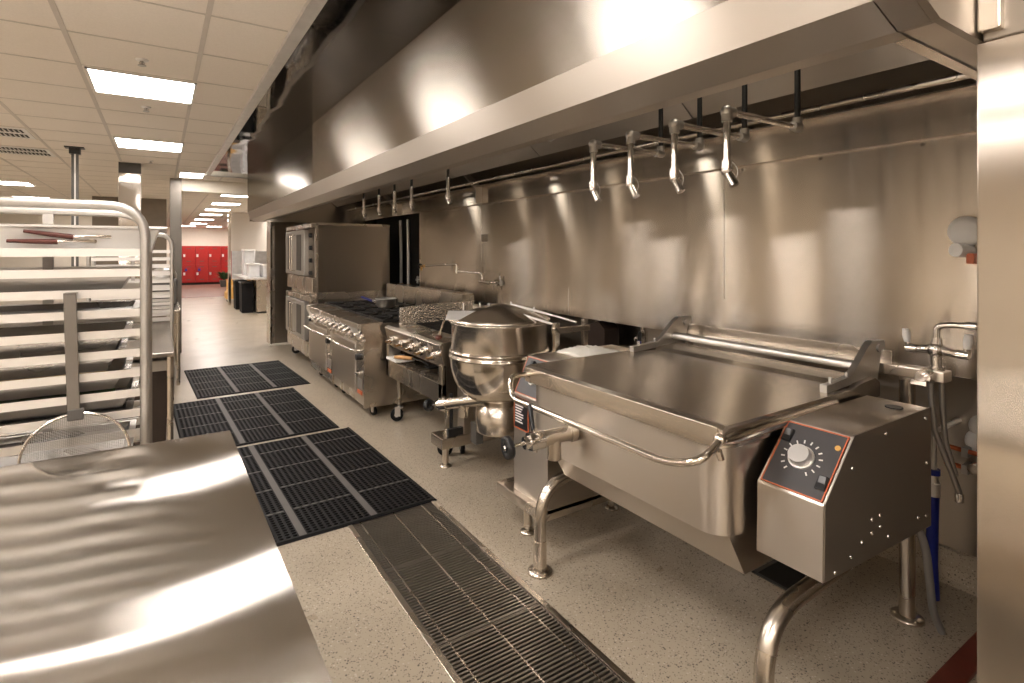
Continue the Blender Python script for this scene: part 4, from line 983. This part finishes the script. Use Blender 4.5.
# control box on the near side
m_ = MB(); QY0, QY1 = .872, 1.092
m_.prism([(1.695, .585), (1.70, .82), (1.882, 1.0), (2.47, 1.0), (2.47, .55), (1.9, .58)], 'y', QY0+.003, QY1); cb = build(m_, 'control_box', 'steel_front', o, .004)
m_ = MB(); m_.prism([(1.70, .588), (1.705, .825), (1.886, 1.002), (2.475, 1.003), (2.475, .55), (1.9, .578)], 'y', QY0-.001, QY0+.004); sub(m_, 'side_cover', 'satin', cb, o, .001)
p_, at, u_, n_ = slope_panel(o, 1.70, .82, 1.882, 1.0, QY0, QY1)
q = at(.46, .50)
m_ = MB(); m_.cyl(q+n_*.003, q+n_*.010, .042, 28); m_.cyl(q+n_*.010, q+n_*.034, .036, 28, .033); build(m_, 'thermostat_knob', 'alu', o, .002)
m_ = MB()
for k in range(14):
    an = math.radians(-145+290*k/13)
    dv = u_*math.cos(an)+V((0, -1, 0))*math.sin(an)
    m_.obox(q+dv*.060+n_*.0045, dv, dv.cross(n_), n_, .006, .0022, .0012)
build(m_, 'dial_marks', 'whitep', o)
for s_, t_ in ((.13, .24), (.87, .74)):
    q2 = at(s_, t_); m_ = MB(); m_.obox(q2+n_*.006, u_, (0, 1, 0), n_, .024, .016, .006); sw = build(m_, 'rocker_switch', 'black', o, .003)
    m_ = MB(); m_.obox(q2+n_*.012+u_*.008, (u_+n_*.2), (0, 1, 0), n_, .012, .011, .003); sub(m_, 'rocker', 'panel', sw, o, .001)
m_ = MB(); q2 = at(.88, .23); m_.cyl(q2+n_*.003, q2+n_*.008, .009, 14); build(m_, 'indicator_lamp', 'tan', o)
for x, z in ((1.86, .62), (1.93, .645), (2.06, .66), (2.0, .655), (2.0, .70), (2.06, .70), (1.87, .90), (2.10, .97), (2.42, .97), (2.43, .80), (2.36, .61), (2.43, .60), (1.76, .60), (2.12, .61)):
    m_ = MB(); m_.lathe([(.0065, 0), (.006, .003), (.003, .005), (0, .0055)], (x, QY0-.001, z), (0, -1, 0), 12); build(m_, 'screw', 'chrome', o)
m_ = MB(); m_.cyl((2.36, .95, 1.0005), (2.36, .95, 1.004), .03, 18); build(m_, 'top_grommet', 'black', o)
m_ = MB(); m_.cyl((2.2, QY1-.005, .78), (2.2, SY0+.01, .78), .05, 16); build(m_, 'trunnion', 'steel', o)
m_ = MB(); m_.box(2.3, 2.5, .96, 1.05, .465, .56); build(m_, 'box_bracket', 'steel', o)
# skillet draw-off valve
valve(o, (1.552, 1.875, .80), (1.36, 1.905, .785), (1.215, 1.905, .782), .034, .048)
m_ = MB(); m_.tube([(1.36, 1.93, .82), (1.38, 1.98, .90), (1.385, 1.99, .915)], [.009, .012, .008], 10); build(m_, 'valve_lever', 'black', o)

# ================================================================== FILL FAUCET ON THE REAR BEAM
o = thing('mixing_faucet', 'chrome two-handle mixing faucet mounted on the beam end at the right', 'faucet', (2.74, .945, 1.10))
FXc, FY = 2.74, .945
m_ = MB(); m_.cyl((FXc, FY, 1.101), (FXc, FY, 1.115), .030, 18); m_.cyl((FXc, FY, 1.11), (FXc, FY, 1.165), .020, 16); m_.ball((FXc, FY, 1.185), .034)
m_.tube([(FXc, FY-.085, 1.175), (FXc, FY-.04, 1.183), (FXc, FY, 1.19), (FXc, FY+.04, 1.183), (FXc, FY+.075, 1.178)], [.014, .019, .028, .019, .014], 14); m_.cyl((FXc, FY, 1.20), (FXc, FY, 1.235), .022, 16, .018); build(m_, 'faucet_body', 'chrome', o)
m_ = MB(); m_.tube(arc([(FXc, FY, 1.23), (FXc, FY, 1.285), (FXc, FY-.045, 1.295), (FXc, FY-.12, 1.297)], .04, 5), .0125, 12); m_.cyl((FXc, FY-.10, 1.297), (FXc, FY-.135, 1.298), .018, 12); m_.cyl((FXc, FY-.135, 1.298), (FXc, FY-.33, 1.300), .012, 12); m_.cyl((FXc, FY-.165, 1.298), (FXc, FY-.185, 1.298), .018, 12); build(m_, 'spout', 'chrome', o)
for s_ in (-1, 1):
    y = FY+s_*.098
    m_ = MB(); m_.cyl((FXc, FY+s_*.070, 1.178), (FXc, y+s_*.012, 1.178), .020, 14); m_.cyl((FXc, y, 1.178), (FXc-.004, y+s_*.006, 1.212), .010, 10); hd = build(m_, 'handle_stem', 'chrome', o)
    m_ = MB(); m_.tube([(FXc-.004, y+s_*.006, 1.205), (FXc-.006, y+s_*.010, 1.235), (FXc-.008, y+s_*.012, 1.262)], [.012, .016, .012], 12); sub(m_, 'handle_cap', 'whitep', hd, o)
m_ = MB(); m_.cyl((FXc-.045, FY+.02, 1.075), (FXc-.085, FY+.02, 1.075), .034, 18, .028); m_.cyl((FXc-.085, FY+.02, 1.075), (FXc-.10, FY+.02, 1.075), .016, 12); m_.box(FXc-.105, FXc-.09, FY+.0, FY+.055, 1.045, 1.062); build(m_, 'shutoff_valve', 'chrome', o)
m_ = MB(); m_.tube([(2.71, .955, 1.05), (2.712, .955, .98), (2.72, .945, .85), (2.75, .91, .72), (2.79, .885, .60), (2.795, .885, .58)], .011, 10); m_.tube([(2.745, .93, 1.05), (2.755, .93, .95), (2.77, .925, .80), (2.80, .90, .66)], .011, 10); build(m_, 'supply_hose', 'alu_dull', o)
m_ = MB(); m_.cyl((2.795, .885, .59), (2.795, .885, .555), .017, 8); build(m_, 'hose_nut', 'chrome', o)

# gas hose, conduit, copper pipes
o = thing('gas_hose', 'blue coated gas hose with brass fittings standing behind the control box', 'hose', (2.98, 1.05, 0))
m_ = MB(); m_.tube([(2.95, 1.03, .50), (2.953, 1.034, .36), (2.95, 1.036, .18), (2.955, 1.03, .02)], .024, 14); build(m_, 'hose', 'blue', o)
m_ = MB(); m_.cyl((2.95, 1.03, .49), (2.95, 1.03, .55), .028, 14); m_.cyl((2.95, 1.03, .55), (2.95, 1.03, .60), .020, 8); build(m_, 'fitting', 'alu', o)
m_ = MB(); m_.cyl((2.95, 1.03, .585), (2.95, 1.03, .61), .027, 14); build(m_, 'blue_band', 'blue', o)
m_ = MB(); m_.tube(arc([(2.95, 1.03, .60), (2.95, 1.03, .78), (3.24, 1.03, .78)], .04, 4), .014, 10); build(m_, 'supply_pipe', 'alu', o)
m_ = MB(); m_.tube(arc([(2.45, .91, .555), (2.51, .90, .44), (2.66, .93, .12), (2.72, .92, .02)], .15, 5), .0145, 10); tag(build(m_, 'grey_conduit', 'hosegrey'), 'grey flexible conduit dropping from the control box to the floor', 'conduit')
for i, (z, lb) in enumerate(((.665, 'upper copper pipe on the lower wall behind the faucet hoses'), (.585, 'lower copper pipe on the lower wall, below the other one'))):
    p = thing('copper_pipe', lb, 'pipe', (3.17, .8, z), 'copper pipes on the lower wall')
    m_ = MB(); m_.cyl((3.17, .44, z-.02), (3.17, 1.06, z), .011, 12); build(m_, 'pipe', 'copper', p)
    for y in (.6, .98):
        m_ = MB(); m_.box(3.155, 3.235, y-.012, y+.012, z-.03, z+.012); build(m_, 'clip', 'alu_dull', p)
o = thing('angle_valve', 'small chrome shutoff valve with a braided hose below the copper pipes', 'valve', (3.12, .9, .60))
m_ = MB(); m_.cyl((3.24, .92, .62), (3.10, .92, .62), .013, 10); m_.cyl((3.10, .92, .62), (3.06, .92, .62), .022, 12); m_.tube(arc([(3.10, .92, .62), (3.10, .86, .60), (3.09, .82, .50)], .04, 4), .010, 8); m_.cyl((3.09, .82, .51), (3.09, .82, .47), .018, 8); build(m_, 'valve_body', 'chrome', o)
o = thing('hose_bibb', 'wall pipe valve in the recess behind the towel, with a small blue-tipped handle', 'valve', (3.10, 2.9, 1.0))
m_ = MB(); m_.tube(arc([(3.24, 3.75, 1.045), (3.12, 3.75, 1.045), (3.12, 3.02, 1.045), (3.12, 2.96, 1.04), (3.12, 2.95, .80), (3.24, 2.95, .78)], .06, 5), .022, 12); build(m_, 'pipe', 'chrome', o)
m_ = MB(); m_.cyl((3.12, 2.95, .96), (3.02, 2.93, .93), .022, 12); m_.cyl((3.12, 2.95, .99), (3.12, 2.95, .90), .030, 8); m_.cyl((3.02, 2.93, .93), (2.99, 2.89, .92), .014, 8); m_.cyl((3.12, 3.05, 1.045), (3.12, 3.10, 1.045), .030, 8); build(m_, 'valve_body', 'chrome', o)
m_ = MB(); m_.box(2.985, 2.997, 2.855, 2.885, .93, 1.0); build(m_, 'handle', 'iron', o, .003)
m_ = MB(); m_.ball((2.99, 2.87, .922), .014); build(m_, 'handle_tip', 'blue', o)
for i, y in enumerate((2.66, 3.05)):
    pass
o = thing('utility_box', 'brown carton-like box in the utility recess behind the kettle lid frame', 'box', (3.05, 3.35, .85))
m_ = MB(); m_.prism([(3.25, .82), (3.25, .97), (3.33, 1.03), (3.45, .99), (3.45, .82)], 'x', 2.99, 3.15); build(m_, 'box_body', 'binbrown', o, .004)
m_ = MB(); m_.box(2.98, 3.24, 3.2, 3.5, .80, .82); build(m_, 'bracket', 'steel_dark', o)

# pot filler on the wall
o = thing('pot_filler', 'chrome jointed pot filler arm fixed to the steel wall behind the kettle', 'faucet', (2.9, 4.9, 1.26))
m_ = MB(); m_.cyl((2.949, 4.82, 1.27), (2.925, 4.82, 1.27), .035, 18); m_.cyl((2.93, 4.82, 1.27), (2.86, 4.90, 1.275), .018, 12); m_.cyl((2.86, 4.85, 1.27), (2.84, 5.0, 1.28), .022, 12); m_.cyl((2.90, 4.83, 1.25), (2.90, 4.83, 1.20), .010, 8); build(m_, 'wall_valve', 'chrome', o)
m_ = MB(); m_.cyl((2.9495, 4.74, 1.27), (2.935, 4.74, 1.27), .03, 14); m_.cyl((2.935, 4.74, 1.27), (2.925, 4.745, 1.345), .008, 10); build(m_, 'valve_handle', 'cast', o)
m_ = MB(); m_.tube(arc([(2.84, 4.95, 1.285), (2.84, 4.96, 1.365), (2.80, 5.02, 1.37), (2.78, 5.42, 1.375)], .05, 5), .010, 10); build(m_, 'lower_arm', 'chrome', o)
m_ = MB(); m_.cyl((2.78, 5.42, 1.35), (2.78, 5.42, 1.43), .017, 12); m_.cyl((2.78, 5.42, 1.365), (2.78, 5.42, 1.39), .022, 10); build(m_, 'elbow_joint', 'chrome', o)
m_ = MB(); m_.tube(arc([(2.78, 5.42, 1.42), (2.78, 5.43, 1.452), (2.74, 5.6, 1.447), (2.72, 6.2, 1.415)], .05, 5), .010, 10); build(m_, 'upper_arm', 'chrome', o)
m_ = MB(); m_.cyl((2.72, 6.16, 1.417), (2.72, 6.22, 1.414), .018, 12); m_.cyl((2.72, 6.22, 1.414), (2.72, 6.31, 1.41), .013, 12); m_.cyl((2.72, 6.26, 1.41), (2.72, 6.26, 1.36), .013, 10); build(m_, 'outlet', 'brass', o)
m_ = MB(); m_.lathe([(.0, 0), (.030, 0), (.034, .015), (.026, .035), (0, .036)], (2.72, 6.29, 1.412), (0, 1, 0), 16); build(m_, 'end_knob', 'black', o)
# small square outlet cover on the wall
m_ = MB(); m_.box(W-.008, W+.002, 5.02, 5.15, 1.70, 1.78) ; tag(build(m_, 'wall_plate', 'steel_dark', None, .003), 'small dark plate on the steel wall above the pot filler', 'wall plate')
# pipes in the dark gap beside the ovens
for y, lb in ((7.60, 'left of the two pale vertical pipes in the dark gap beside the ovens'), (7.32, 'right of the two pale vertical pipes in the dark gap beside the ovens')):
    p = thing('vertical_pipe', lb, 'pipe', (3.05, y, .85), 'pale pipes in the gap beside the ovens')
    m_ = MB(); m_.tube([(2.98, y, 1.05), (2.98+(.0), y, 1.5), (2.97, y, 2.05)], .022, 12); build(m_, 'pipe', 'trim', p)
    m_ = MB(); m_.cyl((2.98, y, 0), (2.98, y, 1.08), .028, 12); m_.cyl((2.98, y, .95), (2.98, y, .99), .036, 8); m_.cyl((2.98, y, 1.1), (2.98, y, 1.13), .034, 8); build(m_, 'fitting', 'brass', p)
w = MB(); w.box(3.12, 3.15, 6.85, 9.98, .15, 2.2); struct(w, 'wall_right', 'dark')  # near-black sheet stands in for the shade deep in the gap
o = thing('valve_handle', 'small four-lobed metal valve handle in the dark gap beside the pipes', 'valve', (3.0, 7.05, 1.2))
m_ = MB()
for k in range(4): m_.ball((3.0, 7.03+.035*math.cos(k*PI/2), 1.20+.035*math.sin(k*PI/2)), .02)
m_.cyl((2.98, 7.03, 1.2), (3.12, 7.03, 1.2), .014, 10); build(m_, 'valve_body', 'alu_dull', o)

# white bell and its red tag on the near wall sheet
o = thing('wall_outlet', 'white rounded fitting with a small red tab on the steel wall at right', 'wall fitting', (2.9, .9, 1.62))
m_ = MB(); m_.lathe([(0, .03), (.045, .028), (.062, .012), (.066, 0), (.066, -.012), (0, -.012)], (2.93, .905, 1.685), (-1, 0, 0), 24); build(m_, 'cap', 'whitep', o)
m_ = MB(); m_.cyl((2.949, .90, 1.60), (2.88, .925, 1.605), .030, 18); build(m_, 'spigot', 'whitep', o)
m_ = MB(); m_.box(2.90, 2.948, .868, .895, 1.545, 1.59); build(m_, 'tab', 'orange', o, .003)
o = thing('lower_wall_fitting', 'white rounded insulation lump on the lower wall at the right wall end', 'wall fitting', (3.2, .98, .65))
m_ = MB(); m_.lathe([(0, .04), (.035, .036), (.055, .02), (.06, 0)], (3.239, .945, .70), (-1, 0, 0), 24); m_.lathe([(0, .04), (.03, .036), (.05, .02), (.055, 0)], (3.239, .935, .775), (-1, 0, 0), 20); build(m_, 'cover', 'whitep', o)

# ================================================================== NEXT ROOM
# lockers
lk = None
names = ['leftmost', 'second from left', 'third from left', 'fourth from left, partly hidden,']
for i in range(4):
    x0 = .86+.535*i
    lb = ('%s tall red locker column seen through the doorway' % ['leftmost', 'second from left', 'third from left', 'rightmost'][i])
    if lk is None:
        lk = thing('locker', lb, 'locker', (x0+.27, 30, 0), 'red lockers at the far end')
        m_ = MB(); m_.box(x0+.002, x0+.533, 29.7, 30.19, .10, 1.84); build(m_, 'body', 'red', lk, .005)
        m_ = MB(); m_.box(x0, x0+.535, 29.75, 30.19, 0, .10); build(m_, 'plinth', 'dark', lk)
        for z0, z1 in ((.12, .96), (.98, 1.82)):
            m_ = MB(); m_.box(x0+.010, x0+.525, 29.68, 29.70, z0, z1); d = build(m_, 'door', 'red', lk, .004)
            m_ = MB(); zz = (z0+z1)/2
            m_.box(x0+.05, x0+.13, 29.655, 29.68, zz-.08, zz+.05); sub(m_, 'latch', 'alu', d, lk)
            for t_ in (z1-.12, z0+.12):
                m_ = MB(); m_.box(x0+.18, x0+.36, 29.676, 29.681, t_, t_+.03); sub(m_, 'vent_slot', 'darkgrey', d, lk)
    else: dup(lk, (x0+.27, 30, 0), lb)
for x, lb in ((1.51, 'blue padlock on the second red locker door'), (.97, 'blue padlock on the leftmost red locker door')):
    m_ = MB(); m_.box(x, x+.10, 29.63, 29.654, .66, .76); m_.tube([(x+.02, 29.64, .76), (x+.02, 29.64, .81), (x+.08, 29.64, .81), (x+.08, 29.64, .76)], .008, 6); tag(build(m_, 'padlock', 'blue'), lb, 'padlock')
# header panel over the serving counter
w = MB(); w.box(1.72, 4.2, 18.0, 18.12, 1.60, 2.54); w.box(1.72, 4.2, 18.0, 18.12, 2.54, H); struct(w, 'wall_far', 'steel_front')
w = MB(); w.box(1.69, 1.76, 17.96, 18.16, 0, H); struct(w, 'trim_11', 'steel_polished', .004)
w = MB(); w.box(2.12, 4.2, 21.4, 21.5, 0, H); struct(w, 'wall_far', 'plastic_clear')
# counter
o = thing('serving_counter', 'stainless serving counter seen through the doorway with black bins along it', 'counter', (2.4, 16.5, 0))
m_ = MB(); m_.box(2.07, 2.75, 15.2, 17.9, .04, .87); build(m_, 'body', 'steel', o, .006)
m_ = MB(); m_.box(1.80, 2.80, 15.1, 17.95, .87, .92); build(m_, 'countertop', 'trim', o, .008)
m_ = MB(); m_.box(2.10, 2.70, 15.2, 17.9, 0, .045); build(m_, 'base', 'dark', o)
for y, x, lb in ((16.75, 1.86, 'black slim bin at the serving counter, further of the two'), (15.75, 1.90, 'black slim bin at the serving counter, nearer of the two')):
    b0 = thing('slim_bin', lb, 'bin', (x, y, 0), 'black bins at the serving counter')
    m_ = MB(); m_.prism([(x-.13, 0), (x+.13, 0), (x+.145, .76), (x-.145, .76)], 'y', y-.25, y+.25); build(m_, 'bin_body', 'rubber', b0, .015)
    m_ = MB(); m_.box(x-.16, x+.149, y-.27, y+.27, .76, .80); build(m_, 'rim', 'black', b0, .01)
for (x, y, s_, h_, lb) in ((2.05, 15.7, .20, .36, 'clear plastic storage box on the serving counter, nearest'), (2.35, 15.5, .20, .34, 'clear plastic storage box on the serving counter, rightmost'), (2.1, 17.0, .22, .72, 'tall stack-like clear plastic bin standing on the far end of the serving counter')):
    b0 = thing('storage_box', lb, 'box', (x, y, .92))
    m_ = MB(); m_.box(x-s_*.62, x+s_*.62, y-.3, y+.3, .921, .92+h_); build(m_, 'box_body', 'plastic_clear', b0, .02)
    m_ = MB(); m_.box(x-s_*.68, x+s_*.68, y-.33, y+.33, .92+h_-.04, .92+h_); build(m_, 'lid', 'whitep', b0, .01)
# cart + plant
o = thing('utility_cart', 'orange tan plastic cart standing beside the serving counter in the next room', 'cart', (1.85, 19.05, 0))
m_ = MB(); m_.prism([(1.74, .12), (2.04, .12), (2.04, .52), (1.90, .52), (1.80, .40), (1.70, .30), (1.70, .12)], 'y', 18.75, 19.3); build(m_, 'cart_body', 'tan', o, .02)
for x in (1.78, 1.98):
    for y in (18.82, 19.22): caster(o, x, y, .045, 0, 0, stemtop=.13)
m_ = MB(); m_.box(1.76, 2.02, 19.3, 19.34, .25, .70); build(m_, 'push_bar', 'tan', o, .01)
o = thing('potted_plant', 'small green leafy plant in a grey pot in front of the red lockers', 'plant', (2.35, 27.4, 0))
m_ = MB(); m_.prism([(2.27, 0), (2.52, 0), (2.56, .30), (2.23, .30)], 'y', 27.25, 27.55); build(m_, 'pot', 'darkgrey', o, .02)
m_ = MB()
for k in range(70):
    a = random.random()*2*PI; l_ = .15+.28*random.random(); up = .12+.36*random.random(); b0 = V((2.40, 27.4, .29)); t_ = b0+V((math.cos(a)*l_, math.sin(a)*l_*.6, up)); s_ = V((-math.sin(a), math.cos(a), 0))*.045; md = (b0+t_)/2+V((0, 0, .06))
    m_.add([b0, md-s_, t_, md+s_, md+V((0, 0, .012))], [(0, 1, 4), (1, 2, 4), (2, 3, 4), (3, 0, 4)])
build(m_, 'foliage', 'leaf', o)

# ------------------------------------------------------------------ light & view
wd = bpy.data.worlds.new('world'); sc.world = wd; wd.use_nodes = True
wd.node_tree.nodes['Background'].inputs[0].default_value = (1, .9, .78, 1); wd.node_tree.nodes['Background'].inputs[1].default_value = .3
sc.view_settings.view_transform = 'Standard'; sc.view_settings.look = 'None'; sc.view_settings.gamma = 1; sc.view_settings.use_curve_mapping = False
sc.view_settings.exposure = 0.52
